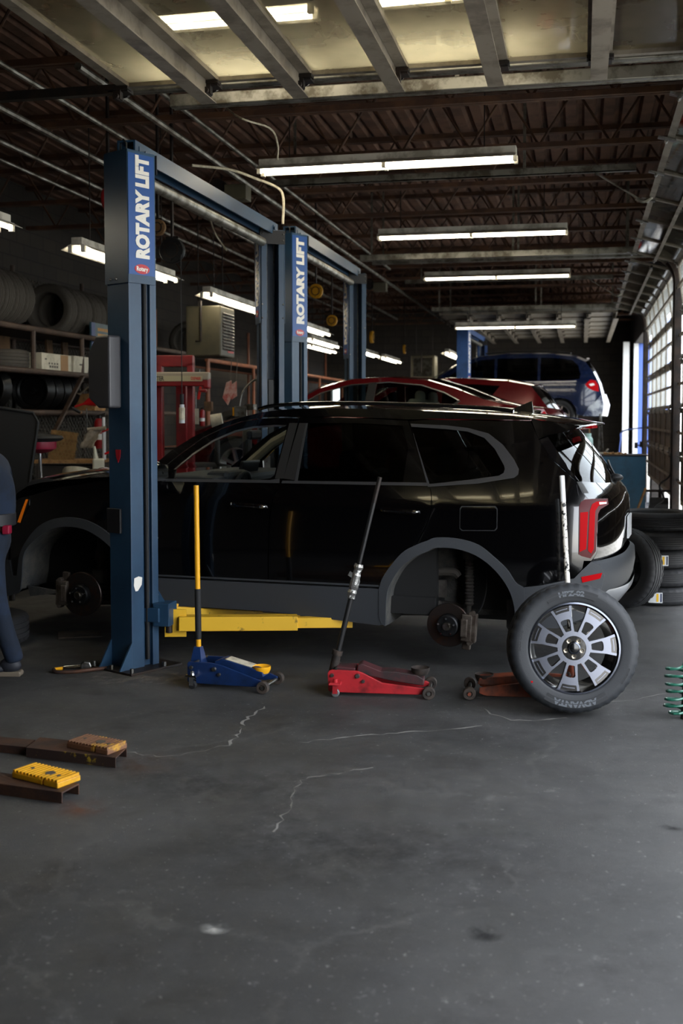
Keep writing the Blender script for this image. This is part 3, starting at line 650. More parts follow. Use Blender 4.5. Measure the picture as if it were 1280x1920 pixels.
# ---- the black SUV
def Sx(x):
    f=1.
    if x<-1.35: f-=.22*((-1.35-x)/1.04)**2.6
    if x>1.75: f-=.17*((x-1.75)/.86)**2.4
    return f
def Ssuv(x,z):
    if z<.75: w=.975+.02*(z-.3)/.45
    elif z<1.13: w=.995-.04*((z-.75)/.38)**2
    else: w=.955-.33*(z-1.13)-.10*(z-1.13)**2
    return w*Sx(max(-2.39,min(x,2.61)))
def build_suv():
    K=Car('black_suv','large black three-row car with its wheels off, raised between the nearest blue columns',(-2.2446,8.7235,0),R(-5.9),Ssuv,'car_black')
    r=K.root; BK='car_black'
    rout=[(0.983,0.548),(1.015,0.636),(1.093,0.744),(1.168,0.822),(1.262,0.872),(1.322,0.896),(1.389,0.921),(1.534,0.919),(1.678,0.883),(1.793,0.800),(1.878,0.721),(1.934,0.637),(1.974,0.613)]
    rin=[(1.027,0.289),(1.037,0.497),(1.068,0.593),(1.138,0.701),(1.233,0.779),(1.323,0.820),(1.390,0.851),(1.535,0.849),(1.679,0.803),(1.794,0.717),(1.878,0.608),(1.921,0.494),(1.939,0.345)]
    rout=smooth_poly(rout); rin=smooth_poly(rin)
    FX=-1.4447-.02  # front arch mirrors the measured one
    fout=smooth_poly([(-1.985,.50),(-1.945,.67),(-1.87,.785),(-1.76,.896),(-1.634,.958),(-1.50,.980),(-1.364,.97),(-1.24,.93),(-1.11,.853),(-1.0,.74),(-.945,.65),(-.92,.548)])
    fin=smooth_poly([(-1.95,.40),(-1.93,.498),(-1.909,.652),(-1.85,.743),(-1.734,.831),(-1.63,.885),(-1.506,.909),(-1.361,.898),(-1.245,.855),(-1.12,.77),(-1.03,.65),(-.985,.5),(-.97,.345)])
    fwin=[(-.634,1.354),(-.512,1.457),(-.353,1.565),(-.193,1.632),(-.057,1.662),(.10,1.672),(.187,1.673),(.207,1.655),(.205,1.62),(.162,1.325),(.136,1.302),(.054,1.288),(-.61,1.283),(-.639,1.295)]
    rwin=[(.364,1.700),(.75,1.700),(1.083,1.683),(1.112,1.60),(1.141,1.523),(1.127,1.29),(.345,1.286),(.338,1.30)]
    qgl=[(1.147,1.675),(1.40,1.66),(1.556,1.643),(1.676,1.600),(1.755,1.526),(1.828,1.413),(1.834,1.39),(1.828,1.365),(1.796,1.345),(1.60,1.315),(1.315,1.281)]
    qtr=[(1.140,1.697),(1.40,1.685),(1.553,1.668),(1.702,1.630),(1.809,1.553),(1.89,1.457),(1.928,1.390),(1.925,1.355),(1.898,1.332),(1.657,1.290),(1.31,1.262)]
    g1=smooth_poly([(.287,1.72),(.27,1.60),(.222,1.305),(.173,1.157),(.156,1.033),(.154,.818),(.147,.555)],4)
    g2=smooth_poly([(1.12,1.715),(1.22,1.49),(1.308,1.294),(1.338,1.182),(1.327,1.041),(1.258,.897),(1.225,.858)],4)
    sh=lambda L,d: [(x+d,z) for x,z in L]
    i0=min(range(len(rout)),key=lambda i:abs(rout[i][0]-1.222)+(9 if rout[i][0]>1.4 else 0))
    top=[(-.80,1.30),(-.72,1.375),(-.60,1.475),(-.45,1.585),(-.3,1.658),(-.16,1.705),(0,1.733),(.15,1.738),(.287,1.735)]
    # doors with their windows
    fd=K.patch('front_door',[(-.835,.555)]+[(-.84,1.25)]+top+g1,BK,holes=[fwin])
    rd=K.patch('rear_door',sh(g1,.006)[::-1]+[(.292,1.738),(.6,1.742),(1.115,1.718)]+g2+rout[:i0+1][::-1]+[(.99,.555)],BK,holes=[rwin])
    K.patch('window_glass',fwin,'window_clear',off=-.012,parent=fd,lip=0); K.patch('window_glass',rwin,'window_tint',off=-.012,parent=rd,lip=0)
    K.patch('pillar_trim',[(.222,1.70),(.285,1.70),(.235,1.30),(.170,1.30)],'black_plastic',off=.002,parent=fd,lip=.004)
    K.patch('pillar_trim',[(.300,1.70),(.352,1.70),(.322,1.29),(.236,1.30)],'black_plastic',off=.002,parent=rd,lip=.004)
    K.patch('window_edge_strip',[(.352,1.70),(.366,1.70),(.347,1.285),(.325,1.285)],'trim_satin',off=.003,parent=rd,lip=.004)
    K.patch('belt_strip',[(-.70,1.263),(-.70,1.283),(.13,1.288),(.205,1.30),(.208,1.268)],'trim_satin',off=.004,parent=fd,lip=.006)
    K.patch('belt_strip',[(.225,1.267),(.23,1.286),(1.296,1.290),(1.312,1.268)],'trim_satin',off=.004,parent=rd,lip=.006)
    K.patch('window_surround',[(-.65,1.352),(-.52,1.468),(-.36,1.577),(-.2,1.645),(-.06,1.675),(.10,1.686),(.2,1.686),(.187,1.673),(.10,1.672),(-.057,1.662),(-.193,1.632),(-.353,1.565),(-.512,1.457),(-.634,1.354)],'trim_bright',off=.003,parent=fd,lip=.004)
    for d,(hx,hz) in ((fd,(-.005,1.106)),(rd,(1.125,1.098))):
        for k,o in enumerate(d):
            sd=-1 if k==0 else 1; y=sd*(K.S(hx,hz)+.03)
            b=MB().tube([(hx-.14,sd*(K.S(hx,hz)-.0),hz+.004),(hx-.115,y-sd*.005,hz+.003),(hx-.02,y,hz),(hx+.08,y-sd*.003,hz-.004),(hx+.115,y-sd*.015,hz-.006),(hx+.13,sd*(K.S(hx,hz)-.005),hz-.008)],[.012,.017,.018,.018,.017,.013],10,smooth=4)
            h=b.build('door_handle',BK,o)
            MB().ball((hx+.108,y,hz-.006),(.028,.014,.014),12,8).build('lock_cap','chrome',o)
    # quarter panel, fender, roof side
    lampL=[(2.337,1.158),(2.339,.828)]
    qp=sh(g2,.006)[:-1][::-1]
    i1=min(range(len(rout)),key=lambda i:abs(rout[i][0]-1.232)+(9 if rout[i][0]>1.4 else 0))
    Q=K.patch('quarter_panel',rout[i1:]+[(1.974,.613),(2.097,.623),(2.313,.674),(2.362,.73),(2.375,.80),(2.339,.83),(2.335,1.158),(2.35,1.185),(2.325,1.235),(2.309,1.31),(2.235,1.378),(2.139,1.459),(2.047,1.591),(1.985,1.715),(1.75,1.715),(1.6,1.72),(1.3,1.725),(1.126,1.715)]+qp[::-1],BK,holes=[qgl])
    K.patch('window_glass',qgl,'window_tint',off=-.012,parent=Q,lip=0)
    K.patch('window_surround',qtr,'trim_satin',off=.006,holes=[qgl],parent=Q,lip=.012,step=.035)
    fc=[(1.56,1.132),(1.78,1.138),(1.797,1.12),(1.80,1.0),(1.785,.983),(1.57,.977),(1.553,.99),(1.55,1.115)]
    ring=[(x+(.006 if x>1.67 else -.006),z+(.006 if z>1.06 else -.006)) for x,z in fc]
    K.patch('fuel_door_seam',ring,'black_rubber',off=.0006,holes=[fc],parent=Q,lip=0,step=.03); K.patch('fuel_door',fc,BK,off=.0025,parent=Q,lip=.003,step=.03,far=False)
    K.patch('fender',[(-.845,.555),(-.845,1.255),(-.95,1.275),(-1.162,1.268),(-1.4,1.235),(-1.66,1.185),(-1.87,1.13),(-1.965,1.10),(-2.03,1.0),(-2.045,.85),(-2.06,.6),(-2.04,.5)]+fout,BK)
    K.patch('side_frame',[(-.95,1.285),(-.845,1.262),(-.80,1.31)]+[(x,z+.008) for x,z in top[1:]]+[(.6,1.75),(1.115,1.727),(1.3,1.733),(1.6,1.728),(1.98,1.722),(1.983,1.732),(1.838,1.752),(1.467,1.777),(1.01,1.800),(.596,1.806),(.26,1.806),(.055,1.790),(-.044,1.772),(-.212,1.730),(-.375,1.672),(-.54,1.592),(-.697,1.490),(-.80,1.40),(-.95,1.30)],BK,step=.05)
    K.patch('rocker_cladding',[(-.97,.345),(-.93,.548),(.98,.548),(1.027,.346),(1.027,.30),(.98,.29),(.165,.345),(-.763,.352)],'clad_grey',off=.012,lip=.08)
    K.patch('rocker_crease',[(-.93,.562),(-.93,.574),(.985,.574),(.985,.562)],'clad_grey',off=.008,lip=.01)
    K.patch('arch_trim',rout+[(1.99,.60),(2.0,.36),(1.939,.345)]+rin[::-1]+[(1.0,.30),(.98,.35)],'clad_grey',off=.016,lip=.08)
    K.patch('arch_trim',fout+[(-.925,.345)]+fin[::-1]+[(-1.99,.40)],'clad_grey',off=.016,lip=.06)
    K.patch('rear_bumper_corner',[(1.99,.605),(2.097,.621),(2.313,.672),(2.365,.73),(2.42,.785),(2.475,.765),(2.505,.69),(2.485,.60),(2.435,.52),(2.365,.40),(2.2,.335),(2.0,.34)],'clad_grey',off=.012,lip=.03)
    K.patch('reflector',[(2.36,.684),(2.492,.712),(2.48,.674),(2.367,.646)],'tail_red',off=.017,lip=.01)
    K.patch('front_bumper_corner',[(-2.39,.33),(-2.39,.6),(-2.06,.62),(-2.04,.5),(-1.985,.50),(-1.95,.40),(-1.99,.36),(-2.1,.33)],'clad_grey',off=.01)
    # front end: hood, windscreen, grille face
    hood=[(-2.05,1.10,-2.33,1.13),(-2.0,1.15,-2.27,1.19),(-1.907,1.205,-2.12,1.25),(-1.781,1.235,-1.95,1.285),(-1.555,1.262,-1.65,1.325),(-1.298,1.283,-1.35,1.345),(-1.05,1.295,-1.08,1.36),(-.93,1.30,-.97,1.365)]
    K.loft('hood',hood,BK,p=2.6,n=30)
    ws=[(-.93,1.305,-1.0,1.365),(-.80,1.40,-.87,1.45),(-.697,1.49,-.76,1.53),(-.54,1.592,-.60,1.625),(-.375,1.672,-.43,1.70),(-.212,1.73,-.26,1.757)]
    K.loft('windscreen',ws,'window_clear',n=20)
    rf=[(-.212,1.73,-.26,1.757),(-.044,1.772,-.08,1.80),(.055,1.79,.04,1.818),(.26,1.806,.26,1.835),(.596,1.806,.6,1.84),(1.01,1.80,1.01,1.83),(1.467,1.777,1.47,1.81),(1.838,1.752,1.84,1.785),(1.983,1.732,2.0,1.765)]
    K.loft('roof',rf,BK,n=24)
    fr=[(-2.05,1.10,-2.33,1.13),(-2.06,1.0,-2.37,1.05),(-2.07,.85,-2.39,.85),(-2.08,.62,-2.39,.62),(-2.06,.40,-2.36,.40),(-2.0,.33,-2.28,.30)]
    K.loft('front_fascia',fr,'black_plastic',p=2.8,n=30)
    hl=[(-1.967,1.112),(-1.867,1.128),(-1.863,1.06),(-1.945,.908),(-1.974,.907),(-2.04,.883),(-2.055,1.0),(-2.02,1.07)]
    H=K.patch('headlamp',hl,'tail_deep',off=.004,lip=.01,step=.03)
    for o in H: o.data.materials[0]=glassblack
    K.patch('marker_light',[(-1.898,1.104),(-1.876,1.104),(-1.942,.921),(-1.971,.924)],'amber',off=.008,parent=H,lip=.004,step=.03)
    # rear end: spoiler, rear glass, tailgate, bumper
    sp=[(1.985,1.735,2.0,1.765),(2.15,1.708,2.22,1.735),(2.31,1.683,2.40,1.70),(2.312,1.674,2.402,1.69),(2.24,1.652,2.32,1.668),(2.115,1.625,2.2,1.65),(2.047,1.596,2.13,1.63)]
    K.loft('spoiler',sp,BK,p=3,n=24); K.part('brake_light',MB().box((2.325,0,1.672),(.05,.42,.02)),'tail_red')
    for sd in (-1,1):
        b=MB(); A=[(1.985,1.732),(2.15,1.705),(2.312,1.679),(2.24,1.652),(2.115,1.622),(2.047,1.594)]
        b.add([(x,sd*K.S(x,z),z) for x,z in A]+[(x,sd*(K.S(x,z)-.02),z) for x,z in A],[tuple(range(6)),tuple(range(11,5,-1))]); b.build('spoiler_end',BK,r)
    K.loft('rear_window',[(2.095,1.612,2.22,1.655),(2.16,1.52,2.31,1.55),(2.225,1.43,2.39,1.445),(2.285,1.352,2.47,1.335),(2.32,1.315,2.51,1.275)],'window_rear',p=2.6,n=24)
    K.patch('pillar_gloss',[(2.05,1.588),(2.108,1.61),(2.165,1.53),(2.24,1.425),(2.252,1.40),(2.235,1.388),(2.139,1.466)],'headlamp_black',off=.003,lip=.004,step=.03)
    K.patch('pillar_corner',[(2.252,1.40),(2.235,1.385),(2.313,1.312),(2.325,1.318),(2.30,1.35)],'car_black',off=.002,lip=.004,step=.03)
    tg=[(2.31,1.318,2.51,1.28),(2.35,1.24,2.565,1.215),(2.40,1.19,2.59,1.15),(2.44,1.12,2.598,1.07),(2.455,.95,2.595,.95),(2.455,.84,2.585,.84),(2.42,.78,2.57,.78)]
    K.loft('tailgate',tg,BK,p=3.2,n=36)
    K.patch('tailgate_corner',[(2.32,1.235),(2.31,1.315),(2.36,1.235),(2.41,1.18),(2.455,1.12),(2.455,.84),(2.42,.79),(2.37,.79),(2.34,.83),(2.335,1.15)],BK,off=-.003,lip=0,step=.03)
    lamp_o=[(2.337,1.15),(2.345,1.178),(2.37,1.195),(2.44,1.200),(2.515,1.200),(2.52,1.162),(2.47,1.13),(2.457,1.10),(2.449,.856),(2.416,.807),(2.36,.822),(2.341,.835)]
    LT=K.patch('tail_lamp',lamp_o,'tail_deep',off=.008,lip=.02,step=.03)
    K.patch('light_bar',[(2.405,1.12),(2.418,1.165),(2.445,1.182),(2.505,1.186),(2.505,1.166),(2.46,1.155),(2.44,1.12),(2.436,.87),(2.42,.84),(2.40,.86)],'tail_red',off=.013,parent=LT,lip=.006,step=.025)
    K.patch('lens',[(2.345,1.11),(2.395,1.115),(2.388,.87),(2.347,.85)],'tail_red',off=.011,parent=LT,lip=.004,step=.025)
    K.patch('reverse_light',[(2.463,1.178),(2.51,1.18),(2.51,1.168),(2.466,1.163)],'lamp_clear',off=.015,parent=LT,lip=.003,step=.025)
    K.loft('rear_bumper',[(2.42,.785,2.60,.79),(2.47,.765,2.635,.765),(2.50,.69,2.64,.68),(2.48,.60,2.625,.59),(2.43,.52,2.60,.52),(2.36,.40,2.50,.38),(2.2,.33,2.3,.30)],'clad_grey',p=3.0,n=30,dz=0)
    K.loft('skid_trim',[(2.455,.585,2.64,.575),(2.44,.54,2.63,.52),(2.40,.47,2.57,.44)],'trim_bright',p=3.0,n=30)
    K.part('number_plate',MB().box((2.607,0,.95),(.012,.32,.16)),'plate_white'); 
    K.part('rear_wiper',MB().ball((2.50,.0,1.30),(.06,.05,.03),14,8).tube([(2.50,.0,1.31),(2.455,.1,1.375),(2.42,.35,1.41)],.01,8),'black_plastic')
    # roof extras
    fn=MB(); fn.add([(1.70,-.03,1.785),(1.70,.03,1.785),(1.90,.035,1.778),(1.90,-.035,1.778),(1.885,0,1.865),(1.80,0,1.83)],[(0,1,5),(0,5,4,3),(1,2,4,5),(2,3,4),(0,3,2,1)]); K.part('antenna_fin',fn,BK)
    for sd in (-1,1):
        b=MB().tube([(x,sd*(Ssuv(x,z)-.03),z+.028) for x,z in [(-.05,1.775),(.06,1.800),(.3,1.816),(.6,1.818),(1.0,1.81),(1.4,1.795),(1.75,1.77),(1.86,1.755)]],.014,8,smooth=3); b.build('roof_rail',BK,r)
        # door mirrors
        s_=sd; y0=K.S(-.72,1.3)
        m=MB(); m.ball((-.735,s_*(y0+.13),1.335),(.075,.115,.085),18,12); m.bar((-.72,s_*(y0-.02),1.275),(-.73,s_*(y0+.08),1.29),.05,.09); mo=m.build('door_mirror',BK,r)
        MB().box((-.668,s_*(y0+.13),1.335),(.012,.17,.115)).build('mirror_glass','chrome',mo)
    # cabin
    c=MB(); c.box((-.62,0,1.17),(.55,1.56,.26)); c.box((-.42,-.40,1.29),(.20,.42,.08)); K.part('dashboard',c,'interior_dark',bevel=.04)
    K.part('dash_screen',MB().box((-.40,-.02,1.33),(.03,.36,.13),(0,15,0)),'black_plastic',bevel=.01)
    sw=MB(T(-.335,-.40,1.15)@RY(-68)); sw.lathe([(.175+.016*math.cos(a),.016*math.sin(a)) for a in [2*pi*k/10 for k in range(10)]],32,closed=True); sw.cyl((0,0,-.03),(0,0,.02),.055,n=16)
    for a in (0,180,270): sw.bar((0,0,0),(.17*math.cos(R(a)),.17*math.sin(R(a)),0),.012,.035)
    K.part('steering_wheel',sw,'interior_dark')
    for x,n_ in ((.42,2),(1.18,3)):
        for y in ((-.40,.40) if n_==2 else (-.5,0,.5)):
            b=MB(); wd=.5 if n_==2 else .46
            b.box((x-.25,y,.72),(.5,wd,.16)); b.box((x+.06,y,1.02),(.16,wd,.62),(0,12,0)); b.box((x+.15,y,1.41),(.09,.27,.18),(0,10,0)); K.part('seat',b,'interior_dark',bevel=.05,seg=3)
    K.part('cabin_mirror',MB().box((-.36,0,1.60),(.05,.25,.075)),'black_plastic',bevel=.02)
    K.part('cabin_trim',MB().tube([(-.78,.80,1.30),(-.5,.765,1.52),(-.15,.70,1.69)],.04,8).tube([(.2,.71,1.70),(.17,.86,1.25)],.05,8),'interior_beige')
    b=MB(); b.box((.25,0,.42),(2.2,1.72,.12)); b.box((.25,-.78,.75),(2.2,.06,.75)); b.box((.25,.78,.75),(2.2,.06,.75)); b.box((1.95,0,.75),(.9,1.2,.75)); b.box((-1.5,0,.75),(1.3,1.15,.7)); b.box((0,0,.33),(4.2,.9,.1)); K.part('floor_pan',b,'underbody')
    b=MB().box((2.2,0,.42),(.6,1.5,.14)); b.cyl((1.9,-.62,.40),(2.3,-.62,.40),.09,n=14); K.part('exhaust_muffler',b,'underbody')
    # wheel houses
    for arch in (rin,fin):
        for sd in (-1,1):
            rows=[[(x,sd*(K.S(x,z)-.0),z) for x,z in arch],[(x,sd*.84,z-.005) for x,z in arch],[(x,sd*.55,z) for x,z in arch]]
            b=MB().grid(rows); pts=[(x,sd*.55,z) for x,z in arch]; k=len(pts); cz=min(p[2] for p in pts)
            b.add(pts,[tuple(range(k)) if sd>0 else tuple(range(k-1,-1,-1))]); b.build('arch_liner','liner_grey',r)
    fl=K.patch('mud_flap',[(1.855,.50),(1.935,.50),(1.935,.30),(1.92,.28),(1.87,.285),(1.855,.31)],'black_plastic',off=-.10,lip=.02)
    fl=K.patch('mud_flap',[(-1.93,.42),(-1.66,.40),(-1.66,.375),(-1.91,.335)],'liner_grey',off=-.06,lip=.02)
    # brakes and suspension
    for x,z,rr,ca,nm in ((1.45,.300,.152,-4,'r'),(-1.4447,.374,.172,178,'f')):
        for sd in (-1,1):
            M=T(x,sd*.88,z)@(RX(90) if sd<0 else RX(-90))
            q=rr
            ro=MB(M).lathe([(.083,.0),(q-.004,.0),(q,-.004),(q,-.028),(q-.006,-.032),(.07,-.032)],48).build('brake_rotor','rotor',r)
            b=MB(M).lathe([(.0,.045),(.068,.045),(.076,.038),(.08,.0)],40); b.build('rotor_hat','hub_black',ro)
            b=MB(M).lathe([(.0,.068),(.024,.068),(.03,.06),(.033,.045)],24); b.build('hub','steel',ro)
            b=MB(M)
            for k in range(5): a=2*pi*k/5+.3; b.cyl((.0572*math.cos(a),.0572*math.sin(a),.045),(.0572*math.cos(a),.0572*math.sin(a),.078),.0075,n=8)
            b.build('wheel_studs','chrome',ro)
            C=M@RZ(ca*(1 if sd<0 else -1) if sd<0 else 180-ca)
            b=MB(C); b.box((q-.02,0,-.012),(.075,.19,.09)); b.box((q+.022,0,-.01),(.05,.20,.06)); b.box((q-.035,.0,.035),(.05,.13,.022)); b.cyl((q+.01,-.10,-.03),(q+.01,-.10,.03),.018,n=10); b.cyl((q+.01,.10,-.03),(q+.01,.10,.03),.018,n=10); b.box((q-.02,-.12,-.03),(.06,.08,.03))
            b.build('caliper','caliper',ro,bevel=.008)
            MB(M).cyl((0,0,-.032),(0,0,-.20),.06,n=18).build('knuckle','arm_grime',ro)
            # suspension links
            y=sd*.72
            if nm=='r':
                b=MB(); pr=[(.026+(.008 if k%2 else 0),.42+.012*k) for k in range(0,29)]
                b.lathe([(ra,zz) for ra,zz in pr],18,M=T(x+.115,y,0)); b.cyl((x+.10,y,.30),(x+.113,y,.43),.02,n=10); b.cyl((x+.115,y,.75),(x+.115,y,.84),.05,n=14); b.build('shock_absorber','arm_grime',r)
                b=MB(); b.tube([(x-.52,sd*.62,.50),(x-.30,y,.47),(x-.12,y,.40),(x,y,.33)],[.05,.055,.05,.05],10,smooth=4); b.tube([(x-.45,y+sd*.03,.53),(x-.3,y,.58),(x-.14,y,.64),(x,y,.65),(x+.04,y,.62)],[.02,.022,.028,.03,.025],8,smooth=4); b.box((x-.12,y,.53),(.13,.06,.12)); b.bar((x-.3,sd*.6,.40),(x+.05,sd*.6,.36),.04,.09); b.build('control_arm','arm_grime',r)
                MB().tube([(x+.16,sd*.80,.35),(x+.22,sd*.8,.43),(x+.24,sd*.75,.55),(x+.23,sd*.7,.70)],.006,6,smooth=5).build('brake_hose','black_rubber',r)
            else:
                b=MB(); b.cyl((x+.07,y,.50),(x+.10,y-sd*.03,.86),.032,n=14); b.cyl((x+.085,y,.62),(x+.11,y-sd*.03,.84),.055,n=14); b.box((x+.07,y,.50),(.09,.07,.10)); b.build('strut','arm_grime',r)
                b=MB(); b.tube([(x-.05,y,.30),(x+.15,sd*.5,.28),(x+.4,sd*.4,.32)],[.035,.04,.04],8); b.bar((x+.1,y,.37),(x+.32,sd*.45,.37),.02,.02); b.build('control_arm','arm_grime',r)
    return r
suv=build_suv()
# ---------------------------------------------------------------- things on the floor
mat('tyre_new','1e2125',.62,bump=.08,bscale=140); mat('tyre_letter','4d5258',.6); mat('tyre_band','1b1d20',.7)
mat('rim_black','0c0d0f',.18,.3,coat=.6); mat('machined','666a75',.2,.95); mat('lug_steel','8f8676',.35,1)
mat('jack_blue','16305f',.38,c2='10213f',scale=8,thr=(.45,.75)); mat('jack_yellow','eaa818',.4,c2='b07c14',scale=9,thr=(.6,.75)); mat('jack_red','b0242b',.45,c2='6f1a1d',scale=7,thr=(.52,.72)); mat('jack_maroon','4a2124',.6,c2='2c2021',scale=9)
mat('jack_orange','8f4427',.65,c2='4a2a20',scale=7,thr=(.42,.65)); mat('grime','2a2522',.7,.3,c2='453a33',scale=12); mat('caster_grey','6f6f70',.5,.4); mat('wheel_grime','4a4039',.7,.2,c2='312c29',scale=14)
mat('white_chipped','d6d2c8',.5,c2='1d1b1a',scale=30,thr=(.52,.56)); mat('foil_tape','a9a9a6',.35,.9,bump=.6,bscale=50); mat('label_cream','d5cdb6',.6,c2='b3aa92',scale=20)
mat('rusty','3a2a25',.65,.4,c2='5a3a28',scale=6,thr=(.4,.7),bump=.2,bscale=60); mat('rusty_chalk','3b2c27',.65,.4,c2='b59a2c',scale=16,thr=(.56,.62)); mat('block_yellow','e0a412',.5,c2='b37f10',scale=10,thr=(.5,.75)); mat('block_worn','6f4b33',.6,c2='c08f1c',scale=9,thr=(.55,.66))
def plate(b,outer,holes,h,M=None,z0=0,step=.3):
    """flat plate with holes in local xy, thickness h along z"""
    loops=[outer]+list(holes); pts=[];ed=[]
    for L in loops:
        k=len(pts); pts+=L; ed+=[(k+i,k+(i+1)%len(L)) for i in range(len(L))]
    v2,e2,f2,*_=delaunay_2d_cdt([V(p) for p in pts],ed,[],0,1e-6); fs=[]
    for f in f2:
        c=sum((v2[i] for i in f),V((0,0)))/len(f)
        if inside(c,outer) and not any(inside(c,q) for q in holes): fs.append(list(f))
    n=len(v2); vs=[(p.x,p.y,z0) for p in v2]+[(p.x,p.y,z0+h) for p in v2]
    F=[[i+n for i in f] for f in fs]+[f[::-1] for f in fs]; cnt={}
    for f in fs:
        for i in range(len(f)): cnt[(f[i],f[(i+1)%len(f)])]=1
    F+=[(a,c,c+n,a+n) for a,c in cnt if (c,a) not in cnt]
    b.add(vs,F,False,M)
def tyre_mesh(root,name,M,r,w,ri,m='tyre_new',n=120,grooves=4):
    b=MB(M); h=w/2; pr=[(ri,h-.022),(ri+.012,h-.012),(ri+.02,h-.012),((ri+r)/2,h),(r-.035,h-.004),(r-.014,h-.014),(r-.004,h-.03)]
    gw=.008; span=w-.07
    for g in range(grooves):
        z=span/2-span*(g+.5)/grooves; pr+=[(r,z+gw/2+.002),(r-.008,z+gw/2),(r-.008,z-gw/2),(r,z-gw/2-.002)]
    pr+=[(r-.004,-h+.03),(r-.014,-h+.014),(r-.035,-h+.004),((ri+r)/2,-h),(ri+.02,-h+.012),(ri+.012,-h+.012),(ri,-h+.022),(ri-.004,0)]
    k=len(pr); vs=[];fs=[]
    for i in range(n):
        a=2*pi*i/n; d=(i%3==0)
        for q,(rr,z) in enumerate(pr):
            sh=.007 if d and (5<=q<=7 or k-9<=q<=k-7) else 0
            vs.append(((rr-sh)*math.cos(a),(rr-sh)*math.sin(a),z))
    for i in range(n):
        j=(i+1)%n
        for q in range(k): p=(q+1)%k; fs.append((i*k+q,j*k+q,j*k+p,i*k+p))
    b.add(vs,fs,True); return b.build(name,m,root,sharp=50)
def alloy(root,M,R_,w,face_m,body_m,detail=True):
    h=w/2
    b=MB(M).lathe([(R_+.006,h-.03),(R_+.006,h-.018),(R_-.006,h-.016),(R_-.014,h-.03),(R_-.02,h-.09),(R_-.05,-h+.05),(R_-.01,-h+.02)],64)
    rim=b.build('rim',body_m,root,sharp=40)
    MB(M).lathe([(R_+.004,h-.0175),(R_+.004,h-.0155),(R_-.005,h-.0140),(R_-.006,h-.016)],64).build('rim_lip',face_m,rim)
    body=MB(M); face=MB(M); z0=h-.075; z1=h-.030
    def pol(r,t): return (r*R_*math.cos(t),r*R_*math.sin(t))
    def q(x,y,c): # x radial fraction, y tangential fraction at spoke angle c
        return (R_*(x*math.cos(c)-y*math.sin(c)),R_*(x*math.sin(c)+y*math.cos(c)))
    for k in range(7):
        c=R(5)+2*pi*k/7
        out=[(.30,-.115),(.38,-.125),(.63,-.165),(.69,-.175),(.985,-.262),(.985,.262),(.69,.175),(.63,.165),(.38,.125),(.30,.115)]
        win=[(.385,-.055),(.40,-.068),(.60,-.110),(.635,-.10),(.65,-.06),(.655,0),(.65,.06),(.635,.10),(.60,.110),(.40,.068),(.385,.055)]
        poc=[(.81,-.155),(.955,-.195),(.965,0),(.955,.195),(.81,.155),(.82,0)]
        o=[q(x,y,c) for x,y in out]; w_=[q(x,y,c) for x,y in win]; p_=[q(x,y,c) for x,y in poc]
        plate(body,o,[w_],z1-z0-.004,z0=z0); plate(face,o,[w_,p_],.004,z0=z1-.004)
        bar=[q(x,y,c) for x,y in [(.865,-.13),(.882,-.135),(.888,0),(.882,.135),(.865,.13),(.872,0)]]; face.prism(bar,.003,z0=z1-.006)
    lug=[[(.185*R_*math.cos(t)+.032*R_*2*math.cos(a),.185*R_*math.sin(t)+.032*R_*2*math.sin(a)) for a in [2*pi*j/12 for j in range(12)]] for t in [R(54)+2*pi*i/5 for i in range(5)]]
    circ=lambda rr,n=40:[(rr*R_*math.cos(2*pi*i/n),rr*R_*math.sin(2*pi*i/n)) for i in range(n)]
    plate(body,circ(.36),[],z1-z0-.008,z0=z0); plate(face,circ(.365),[circ(.27)],.005,z0=z1-.006); plate(body,circ(.275),lug,.004,z0=z1-.012)
    body.build('spokes',body_m,rim); face.build('machined_face',face_m,rim)
    b=MB(M).lathe([(0,z1+.006),(.10*R_,z1+.006),(.135*R_,z1+.002),(.15*R_,z1-.01)],32); b.build('centre_cap',body_m,rim)
    MB(M).lathe([(.112*R_,z1+.0055),(.112*R_,z1+.0085),(.135*R_,z1+.0045),(.135*R_,z1+.002)],32).build('cap_ring',face_m,rim)
    for t in [R(54)+2*pi*i/5 for i in range(5)]:
        x,y=.185*R_*math.cos(t),.185*R_*math.sin(t); MB(M).lathe([(.006,z1-.016),(.006,z1-.008),(.014,z1-.006),(.016,z1-.012),(.019,z1-.018)],6,M=T(x,y,0)).build('lug_seat','lug_steel',rim)
    return rim
# --- the loose wheel in front
wt=thing('wheel','large tyre on a black machined alloy wheel leaning upright in front of the orange jack','wheel',(-.045,6.70,.0),R(9),None)
MW=T(0,0,.386)@RX(-7)@RX(90)
tyre_mesh(wt,'tyre',MW,.377,.245,.262)
alloy(wt,MW,.262,.245,'machined','rim_black')
def arc(rad,ang,flip,z):
    def f(co):
        if flip: a=R(ang)+co.x/rad; rr=rad+co.y*-1
        else: a=R(ang)-co.x/rad; rr=rad+co.y
        if flip: return V((rr*math.cos(a),rr*math.sin(a),z+co.z))
        return V((rr*math.cos(a),rr*math.sin(a),z+co.z))
    return f
ZT=.245/2+.0005
def band(a0,a1,r0,r1):
    b=MB(MW); n=24; b.grid([[(r0*math.cos(R(a0+(a1-a0)*i/n)),r0*math.sin(R(a0+(a1-a0)*i/n)),ZT-.0012) for i in range(n+1)],[(r1*math.cos(R(a0+(a1-a0)*i/n)),r1*math.sin(R(a0+(a1-a0)*i/n)),ZT-.0012) for i in range(n+1)]]); b.build('sidewall_band','tyre_band',wt)
band(66,120,.298,.338); band(238,304,.298,.342)
